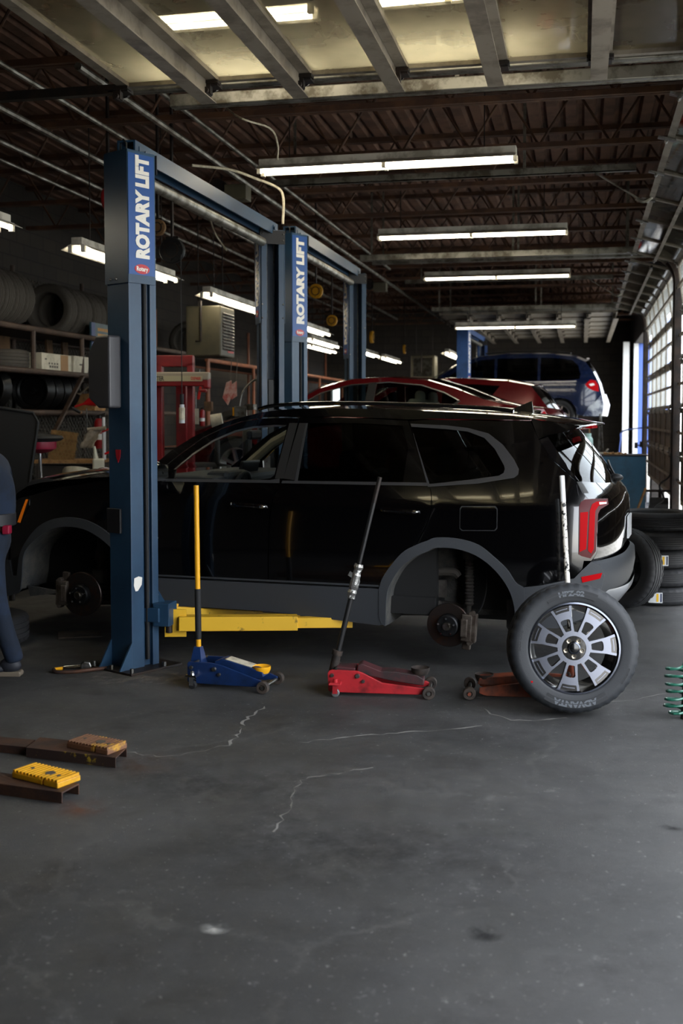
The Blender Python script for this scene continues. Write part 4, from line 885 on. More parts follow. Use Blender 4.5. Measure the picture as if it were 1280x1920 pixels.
for tx,sz,rd,an,fl,wd in (('HPZ-02',.040,.318,93,False,.15),('ADVANTA',.046,.320,270,False,.26),('ECO SAFE',.020,.318,172,False,.12),('OUTSIDE',.020,.328,-28,False,.10)):
    text('lettering',tx,sz,'tyre_letter' if wd>.12 else 'tyre_band',wt,MW,bold=.055,width=wd,warp=arc(rd,an,fl,ZT-.002 if wd>.12 else ZT-.0015),depth=.001)
MB(MW).cyl((.315*math.cos(R(218)),.315*math.sin(R(218)),ZT-.002),(.315*math.cos(R(218)),.315*math.sin(R(218)),ZT),.006,n=12).build('paint_dot','tail_red',wt)
# --- wheel behind the car and the stack of tyres
w2=thing('wheel','tyre on a dark alloy wheel standing behind the black car, its tread facing right','wheel',(0.377,10.453,0.000),R(-33))
M2=T(0,0,.374)@RX(-5)@RX(90); tyre_mesh(w2,'tyre',M2,.368,.22,.235,'tyre'); alloy(w2,M2,.235,.22,'rim_black','rim_black')
sx,sy=(0.698,10.640,0.000)[:2]; sy+=.34
mat('sticker_white','dcdfe0',.5); mat('sticker_yellow','e9b91c',.5); mat('sticker_navy','1d2a4c',.5)
lbs=['bottom tyre of the stack behind the car, white and yellow sticker near the floor','second tyre from the floor in the stack behind the car, no sticker in view','middle tyre of the stack behind the car, with a white and yellow sticker','second tyre from the top of the stack behind the car, plain dark tread','topmost tyre of the stack behind the car, open centre facing up']
for i in range(5):
    t=thing('tyre',lbs[i],'tyre',(sx+(.0,.012,-.008,.01,-.012)[i],sy+(0,.01,.0,-.01,.01)[i],i*.172+.086),R(23*i),'tyre stack behind the car')
    tyre_mesh(t,'tread_ring',T(0,0,0),.362,.168,.235,'tyre',n=96,grooves=5)
    if i in (0,2):
        a0=R(-93 if i==0 else -84)-t.rotation_euler.z
        for nm,m,da,db,z0,z1,rr in (('sticker','sticker_white',-.17,.17,-.05,.045,.3655),('sticker_band','sticker_yellow',.02,.075,-.04,.035,.3665),('sticker_logo','sticker_navy',.115,.155,-.042,.037,.3665)):
            b=MB(); b.grid([[(rr*math.cos(a0+da+(db-da)*k/8),rr*math.sin(a0+da+(db-da)*k/8),z) for k in range(9)] for z in (z0,z1)]); s=b.build(nm,m,t if nm=='sticker' else st)
            if nm=='sticker': st=s
# --- floor jacks
def jack(name,label,p,rz,side,colr,armc,saddle,L,wd,wheel_x,handle,flip=False,caster_x=.055,armpts=None,sd_x=.46,sd_z=.125,group=None):
    t=thing('floor_jack',label,'floor jack',p,rz); s=-1 if flip else 1; X=lambda x:s*x
    for y in (0,wd):
        b=MB(RX(90)@T(0,0,-y-.008)); b.prism([(X(x),z) for x,z in side],.016); q=b.build('side_plate',colr,t,bevel=.004)
        if y==0:
            k=MB()
            for x,z,r_ in ((.03,.128,.013),(.19,.128,.016),(.225,.095,.012)): k.cyl((X(x),-.008,z),(X(x),-.022,z),r_,r_*.8,n=14)
            k.build('pivot_bolt','steel',q); MB().bar((X(.08),-.004,.075),(X(.02),-.004,.075),.004,.03)
    b=MB(); b.bb((X(.01),.01,.04),(X(.2),wd-.01,.11)); b.build('power_unit','grime',t,bevel=.01)
    MB().cyl((X(.05),-.005,.16),(X(.05),wd+.005,.16),.008,n=10).build('cross_pin','steel',t)
    # lifting arm
    ap=armpts; b=MB(RX(90)@T(0,0,-wd*.78)); b.prism([(X(x),z) for x,z in ap],wd*.56); a=b.build('lift_arm',armc,t,bevel=.005)
    if name=='blue':
        q=MB(); A=V((X(.245),wd*.5,.182));B_=V((X(.42),wd*.5,.142)); q.bar(A,B_,wd*.46,.004); q.build('label_plate','label_cream',a); q=MB(); q.bar(V((X(.205),wd*.5,.176)),A,wd*.5,.004); q.build('heel_plate','steel',a)
    b=MB(T(X(sd_x),wd*.5,sd_z)); b.lathe([(0,.0),(.03,.0),(.05,.008),(.058,.02),(.058,.0),(.045,-.025),(.0,-.025)],28); b.build('saddle',saddle,t)
    wm='wheel_grime'
    for y in (-.035,wd+.035): 
        w_=MB(); w_.lathe([(.0,.012),(.018,.012),(.02,.02),(.036,.02),(.0395,.014),(.0395,-.014),(.036,-.02),(0,-.02)],28,M=T(X(wheel_x),y,.04)@RX(90)); wo=w_.build('front_wheel',wm,t); MB().cyl((X(wheel_x),y-.012,.04),(X(wheel_x),y-.026,.04),.011,n=6).build('axle_nut','steel' if name!='orange' else 'jack_orange',wo)
    MB().cyl((X(wheel_x),-.03,.04),(X(wheel_x),wd+.03,.04),.011,n=10).build('axle','steel',t)
    for y in (-.045,wd+.045):
        c=MB(); c.box((X(caster_x),y,.088),(.075,.075,.012),taper=.9); c.cyl((X(caster_x),y,.09),(X(caster_x),y,.115),.014,n=10); c.box((X(caster_x),y+(.022),.055),(.03,.004,.06)); c.box((X(caster_x),y-(.022),.055),(.03,.004,.06)); co=c.build('caster_fork','chrome' if name=='blue' else colr,t)
        MB().lathe([(0,.012),(.022,.012),(.026,.009),(.026,-.009),(.022,-.012),(0,-.012)],20,M=T(X(caster_x),y,.027)@RX(90)).build('caster_wheel','black_rubber' if name=='blue' else 'caster_grey',co)
    return t
bp=(-2.478,6.810,0.000); bq=(-1.915,6.758,0.000); ang=math.atan2(bq[1]-bp[1],bq[0]-bp[0])
armB=[(.16,.10),(.17,.165),(.22,.185),(.40,.145),(.50,.115),(.505,.085),(.44,.075),(.25,.12)]
t=jack('blue','blue floor jack with yellow saddle and upright yellow and black handle',bp,ang,[(0,.155),(.0,.035),(.02,.025),(.46,.03),(.545,.045),(.545,.06),(.50,.075),(.235,.155),(.17,.165),(.01,.165)],'jack_blue','jack_blue','jack_yellow',.56,.20,.535,None,armpts=armB,sd_x=.475,sd_z=.125)
hb=V((.03,.10,0))
k=MB(); k.add([(x+.03,y+.1,z) for x,y,z in [(-.04,-.05,.12),(.045,-.05,.12),(.045,.05,.12),(-.04,.05,.12),(-.022,-.022,.245),(.022,-.022,.245),(.022,.022,.245),(-.022,.022,.245)]],[(0,3,2,1),(4,5,6,7),(0,1,5,4),(1,2,6,5),(2,3,7,6),(3,0,4,7)]); sk=k.build('handle_socket','jack_blue',t)
h0=V((.032,.1,.2)); h1=V((.022,.1,1.30)); d=h1-h0
ho=MB().cyl(h0,h1,.017,n=18).build('handle','jack_yellow',t); MB().cyl(h0+d*.085,h0+d*.385,.0205,n=18).build('grip_sleeve','black_rubber',ho); MB().cyl(h0+d*.55,h0+d*.553,.0178,n=18).build('joint_ring','jack_yellow',ho)
rp=(-1.543,6.782,0.000); rq=(-0.903,6.836,0.000); ang=math.atan2(rq[1]-rp[1],rq[0]-rp[0])
armR=[(.18,.10),(.185,.185),(.21,.195),(.33,.15),(.42,.15),(.56,.13),(.60,.105),(.60,.065),(.40,.09),(.25,.12)]
t=jack('red','red floor jack with dark maroon arm and tilted black handle wrapped in silver tape',rp,ang,[(0,.14),(.005,.03),(.02,.02),(.58,.02),(.63,.03),(.63,.05),(.61,.06),(.345,.088),(.22,.148),(.19,.158),(.03,.162),(.01,.155)],'jack_red','jack_maroon','grime',.65,.20,.635,None,armpts=armR,sd_x=.575,sd_z=.15)
MB().box((.11,.1,.155),(.12,.13,.03),(0,3,0)).build('top_cover','jack_maroon',t,bevel=.005)
k=MB(); k.cyl((.02,.1,.12),(.05,.1,.26),.03,.026,n=14); k.cyl((.045,.1,.235),(.052,.1,.265),.034,n=14); k.build('handle_socket','grime',t)
h0=V((.045,.1,.22)); h1=V((.315,.13,1.365)); d=h1-h0
ho=MB().cyl(h0,h0+d*.38,.017,n=16).cyl(h0+d*.3,h1,.0135,n=16).build('handle','black_plastic',t)
MB().cyl(h0+d*.86,h1,.0142,n=16).build('grip','dark_steel',ho)
b=MB(); random.seed(3)
rows=[]
for i in range(13):
    f=.33+.19*i/12; c=h0+d*f; rr=.021+.009*random.random(); M,_=frame(c,c+d)
    rows.append([M@V(((rr+.006*random.random())*math.cos(2*pi*k/12),(rr+.006*random.random())*math.sin(2*pi*k/12),0)) for k in range(12)])
b.grid(rows,smooth=False,wrap=True); b.box(h0+d*.46+V((-.03,-.01,0)),(.04,.004,.03),(0,30,0)); b.build('tape_wrap','foil_tape',ho)
op=(-0.006,6.935,0.000); oq=(-0.709,6.878,0.000); ang=math.atan2(op[1]-oq[1],op[0]-oq[0])
armO=[(.20,.07),(.20,.12),(.30,.15),(.48,.13),(.60,.12),(.61,.08),(.40,.06)]
t=jack('orange','worn orange floor jack half hidden behind the leaning wheel, chipped white handle',op,ang,[(0,.12),(0,.03),(.02,.02),(.56,.02),(.60,.035),(.60,.07),(.40,.10),(.2,.13)],'jack_orange','jack_orange','grime',.65,.20,.66,None,flip=True,armpts=armO,sd_x=.57,sd_z=.115)
k=MB(); k.cyl((-.03,.1,.10),(-.035,.1,.24),.03,.026,n=14); k.build('handle_socket','jack_orange',t)
a0=V(t.location); Mi=Matrix.Rotation(-ang,4,'Z'); h0=Mi@(V((-0.009,7.258,0.182))-a0); h1=Mi@(V((-0.123,7.327,1.363))-a0)
ho=MB().cyl(V((-.03,.1,.2)),h1,.0165,n=18).build('handle','white_chipped',t); d=h1-V((-.03,.1,.2)); MB().cyl(V((-.03,.1,.2))+d*.86,h1+d*.002,.0172,n=18).build('grip','sticker_white',ho)
# --- steel channels with rubber-topped lift blocks at the lower left
def channel(label,e0,e1,away,h,name='steel_channel',m='rusty'):
    """e0 near-side right end on the floor, e1 near-side left end, away vector across the flange"""
    a=V(e0); d=V(e1)-a; L=d.length; u=d/L; n=V(away); W=n.length; n/=W; t=.008
    o=thing(name,label,'steel channel',a,0); M=Matrix(((u.x,n.x,0,0),(u.y,n.y,0,0),(u.z,n.z,1,0),(0,0,0,1)))
    b=MB(M); b.bb((0,0,0),(L,t,h)); b.build('web',m,o,bevel=.002); b=MB(M); b.bb((0,t*.5,h-t),(L,W,h)); b.build('flange','rusty',o,bevel=.002); b=MB(M); b.bb((0,W-t,0),(L,W,h)); b.build('web','rusty',o,bevel=.002)
    return o,M
A0=(-2.275,4.595,0.000); A1=(-2.879,4.689,0.000); A2=(-2.253,4.731,-0.000)
channel('dark rusty steel channel lying at the lower left edge, carrying the bright yellow block',A0,A1,tuple(V(A2)-V(A0)),.052)
B0=(-2.247,5.128,0.000); B1=(-2.767,5.196,0.000); B2=(-2.265,5.313,0.000)
channel('chalk-marked steel channel behind the nearer one, carrying the worn yellow block',B0,B1,tuple(V(B2)-V(B0)),.052,m='rusty_chalk')
C0=(-2.777,5.203,0.000); C1=(-3.324,5.267,0.000)
channel('narrow steel channel sticking out of the left end of the chalk-marked one',tuple(V(C0)+V((-.012,.03,0))),C1,tuple((V(B2)-V(B0))*.7),.042)
def block(label,ps,z,m,hole):
    a,b_,c,d=[V(p) for p in ps]; o=(a+b_+c+d)/4; o=V((o.x,o.y,z)); t=thing('lift_block',label,'lift block',o,0)
    ux=(b_-a+c-d)/2; uy=(d-a+c-b_)/2; L=ux.length;W=uy.length; ux/=L; uy=V((0,0,1)).cross(ux); M=Matrix(((ux.x,uy.x,0,0),(ux.y,uy.y,0,0),(ux.z,uy.z,1,0),(0,0,0,1)))
    q=MB(M); q.bb((-L/2,-W/2,0),(L*.17,W/2,.026)); q.bb((L*.20,-W/2,0),(L/2,W/2,.026)); q.bb((L*.15,-W*.3,0),(L*.22,W*.42,.022)); bd=q.build('body',m,t,bevel=.004)
    q=MB(M); n=13
    for k in range(n):
        x=-L/2+L*(k+.5)/n
        if abs(x-L*.185)>L*.03: q.bb((x-L*.019,-W*.48,.02),(x+L*.019,W*.48,.038))
    q.build('ribs',m,bd)
    q=MB(M); q.cyl((-L*.3,.0,.03),(-L*.3,0,.0388),W*.07,n=12); q.cyl((L*.33,-W*.1,.03),(L*.33,-W*.1,.0388),W*.07,n=12); q.cyl((L*.12,-W*.05,.03),(L*.12,-W*.05,.0388),W*.17,n=16); q.build('hole',hole,bd)
mat('hole_dark','4c453c',.9)
block('bright yellow ribbed block lying on the nearer steel channel',[(-2.580,4.742,0.052),(-2.291,4.619,0.052),(-2.287,4.781,0.052),(-2.565,4.867,0.052)],.0525,'block_yellow','hole_dark')
block('worn brown and yellow ribbed block on the chalk-marked channel',[(-2.544,5.236,0.052),(-2.282,5.145,0.052),(-2.275,5.304,0.052),(-2.532,5.375,0.052)],.0525,'block_worn','hole_dark')
# --- air ratchet on the floor
p=(-3.373,7.055,0.000); t=thing('air_ratchet','silver air ratchet with short brown hose on the floor left of the near column','air tool',p,R(20))
MB().cyl((-.085,0,.025),(.03,0,.03),.016,.018,n=16).build('body','chrome',t); k=MB(T(.065,0,.035)@RX(90)); k.prism([(-.035,-.03),(.03,-.03),(.04,.0),(.03,.03),(-.01,.035),(-.035,.02)],.04,z0=-.02); k.build('head','steel',t,bevel=.008); MB().cyl((-.15,0,.02),(-.085,0,.025),.011,.012,n=12).build('fitting','jack_yellow',t)
MB().tube([(-.15,0,.02),(-.13,-.05,.013),(-.02,-.07,.013),(.10,-.05,.02),(.20,.02,.013)],.013,8,smooth=5).build('hose','rusty',t)
# --- green coiled air hose and pole at the right edge
p=(0.599,6.667,0.000); o=MB().cyl((0,0,0),(.05,.05,1.15),.024,n=14).build('pole','dark_steel',loc=p); tag(o,'dark steel pole standing at the right edge beside the green hose','pole')
mat('hose_green','1f5c4a',.4,coat=.3)
p=(0.550,6.692,0.000); pts=[]
for k in range(100):
    a=2*pi*k/14; q=k/99; r_=.055+.012*math.sin(k*.7); pts.append((r_*math.cos(a)+.01*math.sin(k*.3),r_*math.sin(a),.012+.30*q**1.1))
o=MB().tube(pts,.0075,6).build('air_hose','hose_green',loc=p); tag(o,'green coiled air hose hanging round the pole at the right edge','hose')
# --- flat dark mat under the car front, lying tyre by the person
p=(-3.919,8.272,0.000); mat('cardboard_dirty','4b4136',.9,c2='33302c',scale=8); o=MB().box((0,0,.004),(.34,.26,.008),(0,0,25)).build('cardboard_sheet','cardboard_dirty',loc=p); tag(o,'dirty flattened cardboard on the floor below the front brake','cardboard')
p=(-4.537,7.813,0.000); t=thing('tyre','tyre lying flat on the floor behind the person','tyre',(p[0],p[1],.115),0); tyre_mesh(t,'tread_ring',T(0,0,0),.37,.225,.22,'tyre',n=96); MB().lathe([(.225,.08),(.2,.06),(.2,-.08)],32).cyl((0,0,.0),(0,0,.05),.19,n=24).build('rim','rim_black',t)
# ---------------------------------------------------------------- other cars
def halfwidth(W,belt,fr,rr,tum=.36):
    def S(x,z):
        w=W-.02*((z-.6)/.5)**2 if z<belt else W-.05-tum*(z-belt)
        if x<fr: w*=1-.22*((fr-x)/1.0)**2.4
        if x>rr: w*=1-.20*((x-rr)/.9)**2.4
        return max(w,.3)
    return S
def other_car(name,label,loc,rz,paint,S,side,holes,roofprof,wheels,lamp,group=None,glassm='window_tint',rearglass=None,bumper=None,arch_r=.37,wr=.33,spokes=7,extra=None,hood=None):
    K=Car(name,label,loc,rz,S,paint); r=K.root
    # wheel arches cut in the lower edge: side is given as (upper outline) from front bottom to rear bottom
    low=[]
    fx,rx=wheels; zb=side[-1][1]
    def archpts(cx): return [(cx+arch_r*math.cos(a),max(zb,wr+arch_r*math.sin(a))) for a in [pi*k/12 for k in range(13)]]
    poly=side+[p for p in archpts(rx)]+[p for p in archpts(fx)]
    B=K.patch('body_side',poly,paint,holes=holes,step=.085)
    for h in holes: K.patch('window_glass',h,glassm,off=-.012,parent=B,lip=0,step=.12)
    for nm,prof,m,p in roofprof: K.loft(nm,prof,MATS[m],p=p,n=18)
    for nm,poly2,m,off in lamp: K.patch(nm,poly2,m,off=off,lip=.015,step=.05)
    for cx in wheels:
        for sd in (-1,1): car_wheel(r,(cx,sd*(S(cx,.4)-.13),wr),wr,.21,face=sd,spokes=spokes)
        b=MB(); 
        for sd in (-1,1):
            a=archpts(cx); b.grid([[(x,sd*S(x,z),z) for x,z in a],[(x,sd*.5,z) for x,z in a]])
        b.build('arch_liner','underbody',r)
    b=MB(); x0=min(p[0] for p in side); x1=max(p[0] for p in side); b.box(((fx+rx)/2,0,zb+.06),(rx-fx-.7,1.5,.12)); b.box((rx,0,zb+.25),(.7,.95,.3)); b.box((fx,0,zb+.25),(.7,.95,.3)); b.build('floor_pan','underbody',r)
    if extra: extra(K)
    return K
mat('seat_cream','8f8d7c',.8)
# red sedan on the second lift
S1=halfwidth(.90,.98,-1.2,1.35,.42)
sd=[(-2.2,.25),(-2.3,.55),(-2.2,.70),(-1.5,.86),(-.95,.95),(-.75,1.06),(-.35,1.28),(.05,1.385),(.5,1.40),(.95,1.36),(1.3,1.265),(1.65,1.13),(2.0,1.05),(2.32,1.02),(2.40,.9),(2.43,.6),(2.38,.32),(2.3,.25)]
h1=[(-.70,1.0),(-.33,1.215),(.03,1.31),(.25,1.33),(.22,.985)]; h2=[(.33,.985),(.35,1.335),(.55,1.335),(.9,1.30),(1.18,1.21),(1.35,1.125),(1.26,1.0)]
RS=[('hood',[(-2.3,.55,-2.45,.56),(-2.2,.70,-2.38,.74),(-1.5,.86,-1.6,.93),(-.95,.95,-1.1,1.0)],'car_red',2.6),('windscreen',[(-.95,.95,-1.1,1.0),(-.35,1.28,-.5,1.32),(.05,1.385,-.1,1.41)],'window_clear',2.2),('roof',[(.05,1.385,-.1,1.41),(.5,1.40,.5,1.43),(.95,1.36,1.0,1.40)],'car_red',2.4),('rear_window',[(.95,1.36,1.0,1.40),(1.3,1.265,1.4,1.28),(1.66,1.13,1.78,1.13)],'window_tint',2.2),('boot_lid',[(1.66,1.13,1.78,1.13),(2.0,1.05,2.15,1.06),(2.32,1.02,2.45,1.02),(2.40,.9,2.53,.9)],'car_red',2.8),('rear_bumper',[(2.40,.9,2.53,.9),(2.43,.6,2.58,.6),(2.38,.32,2.5,.32)],'car_red',2.8),('front_bumper',[(-2.3,.55,-2.45,.56),(-2.2,.25,-2.4,.25)],'car_red',2.8)]
def sedan_extra(K):
    for y in (-.36,.36):
        b=MB(); b.box((.45,y,.55),(.5,.5,.16)); b.box((.72,y,.85),(.15,.5,.6),(0,12,0)); b.box((.80,y,1.16),(.09,.26,.17)); b.build('seat','seat_cream',K.root,bevel=.05)
    b=MB().box((1.35,0,.8),(.2,1.3,.5)); b.build('rear_bench','seat_cream',K.root,bevel=.05)
    K.patch('window_frame',[(.22,.985),(.25,1.34),(.35,1.345),(.33,.985)],'black_plastic',off=.004,lip=.005,step=.08)
    K.patch('chrome_strip',[(-.72,1.0),(-.34,1.225),(.03,1.322),(.5,1.348),(.9,1.312),(1.19,1.22),(1.37,1.125),(1.35,1.12),(1.18,1.208),(.9,1.298),(.5,1.336),(.03,1.308),(-.33,1.213),(-.70,1.0)],'trim_bright',off=.004,lip=.004,step=.06)
    K.patch('reflecting_pillar',[(1.19,1.02),(1.28,1.02),(1.385,1.115),(1.36,1.12)],'black_plastic',off=.006,lip=.004,step=.06)
pz=(-2.449,12.910,2.101); 
other_car('red_sedan','red sedan on the second lift, seen just over the roof of the black car',(-2.686,13.927,0.818),R(-5),'car_red',S1,sd,[h1,h2],RS,(-1.40,1.38),[('tail_lamp',[(2.16,.98),(2.33,1.0),(2.39,.9),(2.40,.78),(2.28,.80)],'tail_red',.008)],glassm='window_sedan',extra=sedan_extra)
# second red car behind
S2=halfwidth(.92,1.05,-1.2,1.5,.34)
sd=[(-2.1,.28),(-2.2,.62),(-2.1,.82),(-1.3,.98),(-.95,1.05),(-.3,1.45),(.1,1.58),(.9,1.60),(1.6,1.55),(1.98,1.47),(2.12,1.30),(2.30,1.06),(2.34,.7),(2.28,.4),(2.2,.28)]
h1=[(-.72,1.08),(-.25,1.38),(.1,1.49),(.5,1.50),(.5,1.08)]; h2=[(.58,1.08),(.58,1.50),(1.1,1.50),(1.5,1.47),(1.30,1.20),(1.22,1.10)]
RS=[('hood',[(-2.2,.62,-2.32,.64),(-2.1,.82,-2.25,.86),(-1.3,.98,-1.4,1.06),(-.95,1.05,-1.1,1.12)],'car_red',2.6),('windscreen',[(-.95,1.05,-1.1,1.12),(-.3,1.45,-.42,1.49),(.1,1.58,.0,1.61)],'window_clear',2.2),('roof',[(.1,1.58,.0,1.61),(.9,1.60,.9,1.63),(1.6,1.55,1.6,1.59),(1.98,1.47,2.08,1.50)],'car_red',2.4),('rear_window',[(1.98,1.465,2.06,1.485),(2.12,1.30,2.23,1.30),(2.28,1.07,2.38,1.07)],'window_rear',2.4),('tailgate',[(2.28,1.07,2.38,1.07),(2.33,.8,2.43,.8)],'car_red',2.8),('rear_bumper',[(2.33,.8,2.43,.8),(2.34,.6,2.47,.6),(2.28,.35,2.38,.35)],'car_red',2.8)]
other_car('red_hatchback','second red car with a sloped rear window, just behind the red sedan',(-2.704,18.714,0.770),R(-5),'car_red',S2,sd,[h1,h2],RS,(-1.35,1.40),[('tail_lamp',[(2.10,1.02),(2.24,1.10),(2.31,1.02),(2.32,.9),(2.2,.92)],'tail_red',.008)])
# dark blue minivan high on the far lift
S3=halfwidth(.97,1.08,-1.4,1.7,.30)
sd=[(-2.3,.28),(-2.42,.6),(-2.3,.84),(-1.75,1.0),(-1.45,1.06),(-.75,1.48),(-.35,1.64),(.3,1.70),(1.2,1.69),(1.75,1.62),(2.02,1.50),(2.20,1.25),(2.33,1.0),(2.38,.78),(2.42,.5),(2.38,.30),(2.3,.28)]
h1=[(-1.15,1.10),(-.68,1.42),(-.3,1.56),(.02,1.585),(.02,1.10)]; h2=[(.08,1.10),(.08,1.59),(.98,1.60),(.98,1.09)]; h3=[(1.04,1.09),(1.04,1.60),(1.45,1.585),(1.72,1.54),(1.86,1.42),(1.92,1.22),(1.90,1.12),(1.7,1.10)]
RS=[('hood',[(-2.42,.6,-2.55,.62),(-2.3,.84,-2.45,.9),(-1.75,1.0,-1.85,1.08),(-1.45,1.06,-1.6,1.14)],'car_navy',2.6),('windscreen',[(-1.45,1.06,-1.6,1.14),(-.75,1.48,-.88,1.53),(-.35,1.64,-.45,1.68)],'window_clear',2.2),('roof',[(-.35,1.64,-.45,1.68),(.3,1.70,.3,1.75),(1.2,1.69,1.2,1.74),(1.75,1.62,1.8,1.68),(2.02,1.50,2.08,1.56)],'car_navy',2.4),('rear_window',[(2.02,1.50,2.08,1.56),(2.17,1.27,2.26,1.28),(2.28,1.06,2.36,1.05)],'window_rear',2.6),('tailgate',[(2.28,1.06,2.36,1.05),(2.36,.78,2.43,.78)],'car_navy',3),('rear_bumper',[(2.37,.78,2.47,.78),(2.42,.55,2.55,.55),(2.38,.30,2.5,.30)],'car_navy',3)]
def van_extra(K):
    K.patch('bumper_corner',[(1.98,.30),(2.38,.30),(2.42,.55),(2.38,.78),(2.25,.62),(2.1,.5)],'bumper_scuffed',off=.012,lip=.02,step=.08)
    K.patch('side_crease',[(-1.6,.93),(1.95,.97),(1.95,.945),(-1.6,.905)],'car_navy',off=.008,lip=.01,step=.1)
    for sd_ in (-1,1): MB().tube([(x,sd_*(S3(x,z)-.05),z+.05) for x,z in [(-.2,1.66),(.3,1.70),(1.2,1.70),(1.7,1.64)]],.018,8,smooth=3).build('roof_rail','black_plastic',K.root)
    MB().box((2.05,-.0,1.60),(.06,.3,.03)).build('rear_light','lamp_clear',K.root)
mat('bumper_scuffed','1a2645',.4,c2='9aa0a6',scale=3,thr=(.5,.62),coat=.4)
other_car('blue_minivan','dark blue minivan raised high on the far lift',(-1.928,26.287,1.473),R(-2),'car_navy',S3,sd,[h1,h2,h3],RS,(-1.50,1.47),[('tail_lamp',[(2.02,.99),(2.13,1.10),(2.24,1.08),(2.30,.98),(2.315,.84),(2.20,.86),(2.08,.92)],'tail_red',.01),('lamp_lens',[(2.10,1.0),(2.2,1.02),(2.23,.98),(2.14,.96)],'lamp_clear',.016)],extra=van_extra,arch_r=.38,wr=.33,spokes=5)
# low lift platform that carries the second red car
# ---------------------------------------------------------------- left racks with tyres
mat('rack_pipe','3d3028',.6,.3,c2='4e3e33',scale=4); mat('rack_orange','8d5233',.6,c2='74422a',scale=3); mat('wire','5d574e',.6,.5); mat('plywood','6b5136',.8,c2='4f3b27',scale=5); mat('shelf_dark','2b2521',.8)
mat('tyre_dusty','413d37',.85,bump=.1,bscale=120); mat('steel_wheel','131313',.4,.4)
RX_=-6.25
def rack(label,y0,y1,levels,m,group,posts,xf=RX_,xb=-7.2,name='storage_rack',zt=4.2):
    t=thing(name,label,'rack',(xf,(y0+y1)/2,0),0,group); oy=(y0+y1)/2
    for z in levels:
        b=MB(); b.cyl((0,y0-oy,z),(0,y1-oy,z),.035,n=10); b.build('front_rail',m,t)
        b=MB(); b.cyl((xb-xf,y0-oy,z),(xb-xf,y1-oy,z),.035,n=10); b.build('rear_rail',m,t)
        b=MB(); k=int((y1-y0)/.9)
        b.box(((xb-xf)/2,0,z+.01),(abs(xb-xf)-.08,y1-y0,.02)); b.build('shelf_board','shelf_dark',t)
    for y in posts:
        MB().cyl((xb-xf,y-oy,0),(xb-xf,y-oy,zt),.03,n=8).build('post',m,t)
        MB().cyl((0,y-oy,levels[-2]),(0,y-oy,levels[-1]),.03,n=8).build('front_post',m,t)
    for y in (y0+.05,y1-.05): MB().cyl((0,y-oy,0),(0,y-oy,levels[-1]),.03,n=8).build('front_post',m,t)
    return t
rack('brown pipe tyre rack along the left wall behind the near column',9.5,17.6,(1.80,2.28,2.77),'rack_pipe','tyre racks on the left wall',(10.0,12.05,13.35,15.4,17.5),zt=3.7)
rack('far rack with orange-brown beams along the left wall',18.2,31.5,(1.2,2.72),'rack_orange','tyre racks on the left wall',(18.3,21,23.8,26.6,29.2,31.4),zt=3.6)
# diagonal braces of the near rack
o=MB().bar((-6.2,12.2,1.35),(-6.2,13.25,2.26),.05,.03).build('rack_brace','rack_pipe'); origin(o,(-6.2,12.2,1.35)); tag(o,'slanted brown brace crossing in front of the stacked steel wheels','brace')
# wire mesh in the back of the rack
b=MB(); ya,yb,za,zb_=9.5,17.6,.6,3.6; s=.085; n=int((yb-ya+zb_-za)/s)
for k in range(n):
    c=ya+k*s
    for sg in (1,-1):
        lo=max(ya,c-(zb_-za)); hi=min(yb,c)
        if hi-lo>.05:
            if sg>0: p0=(-7.3,lo,za+(c-lo)*1.0-0); p1=(-7.3,hi,za+(c-hi))
            else: p0=(-7.31,lo,zb_-(c-lo)); p1=(-7.31,hi,zb_-(c-hi))
            b.bar(p0,p1,.008)
o=b.build('wire_mesh','wire'); origin(o,(-7.3,13.5,.6)); tag(o,'diamond wire mesh closing the back of the left tyre rack','wire mesh')
b=MB(); ya,yb,za,zb_=9.6,14.4,.5,1.8
for k in range(int((yb-ya+zb_-za)/.085)):
    c=ya+k*.085
    for sg in (1,-1):
        lo=max(ya,c-(zb_-za)); hi=min(yb,c)
        if hi-lo>.05:
            b.bar((-6.4,lo,za+(c-lo)) if sg>0 else (-6.41,lo,zb_-(c-lo)),(-6.4,hi,za+(c-hi)) if sg>0 else (-6.41,hi,zb_-(c-hi)),.008)
o=b.build('wire_mesh','wire'); origin(o,(-6.4,12,.5)); tag(o,'diamond wire mesh below the rack shelves, behind the red stool','wire mesh')
# tyres standing on the top shelf, axis along the rack
def shelf_tyre(label,x,y,z,r,w,m='tyre_dusty',group='tyres on the top shelf'):
    t=thing('tyre',label,'tyre',(x,y,z+r),0,group); M=RX(90); return t,tyre_mesh(t,'tread_ring',M,r,w,r*.66,m,n=72,grooves=4)
proto=None
rowlab='dusty tyre in the row on the top shelf beside the near column'
for k in range(9):
    y=13.45+k*.235+(.0 if k<6 else .02)
    lb='front tyre of the row on the top shelf, its dark open centre facing us' if k==0 else rowlab
    if proto is None:
        proto,_=shelf_tyre(lb,-6.72,y,2.792,.335,.225)
    else: dup(proto,(-6.72+random.uniform(-.02,.02),y,2.79+.335),(0,random.uniform(0,6),0),lb,'tyres in the row beside the near column')
proto['group']='front tyre of the top shelf'; del proto['group']
for k in range(4):
    dup(proto,(-6.70,11.55+k*.24,2.79+.36),(0,k*.7,0),'tyre in the group at the left end of the top shelf',None)['group']='tyres at the left end of the top shelf'
for k in range(7): dup(proto,(-6.75,18.7+k*.25,2.74+.335),(0,k,0),'tyre standing on the far rack behind the blue columns','tyres on the far rack')
for k in range(9): dup(proto,(-6.75,21.2+k*.3,1.22+.335),(0,k,0),'tyre low on the far rack behind the second pair of blue columns','tyres low on the far rack')
c=dup(proto,(-6.65,12.0,2.30+.115),(pi/2,0,0),'single tyre lying flat on the middle shelf at the left edge'); del_g=c.get('group')
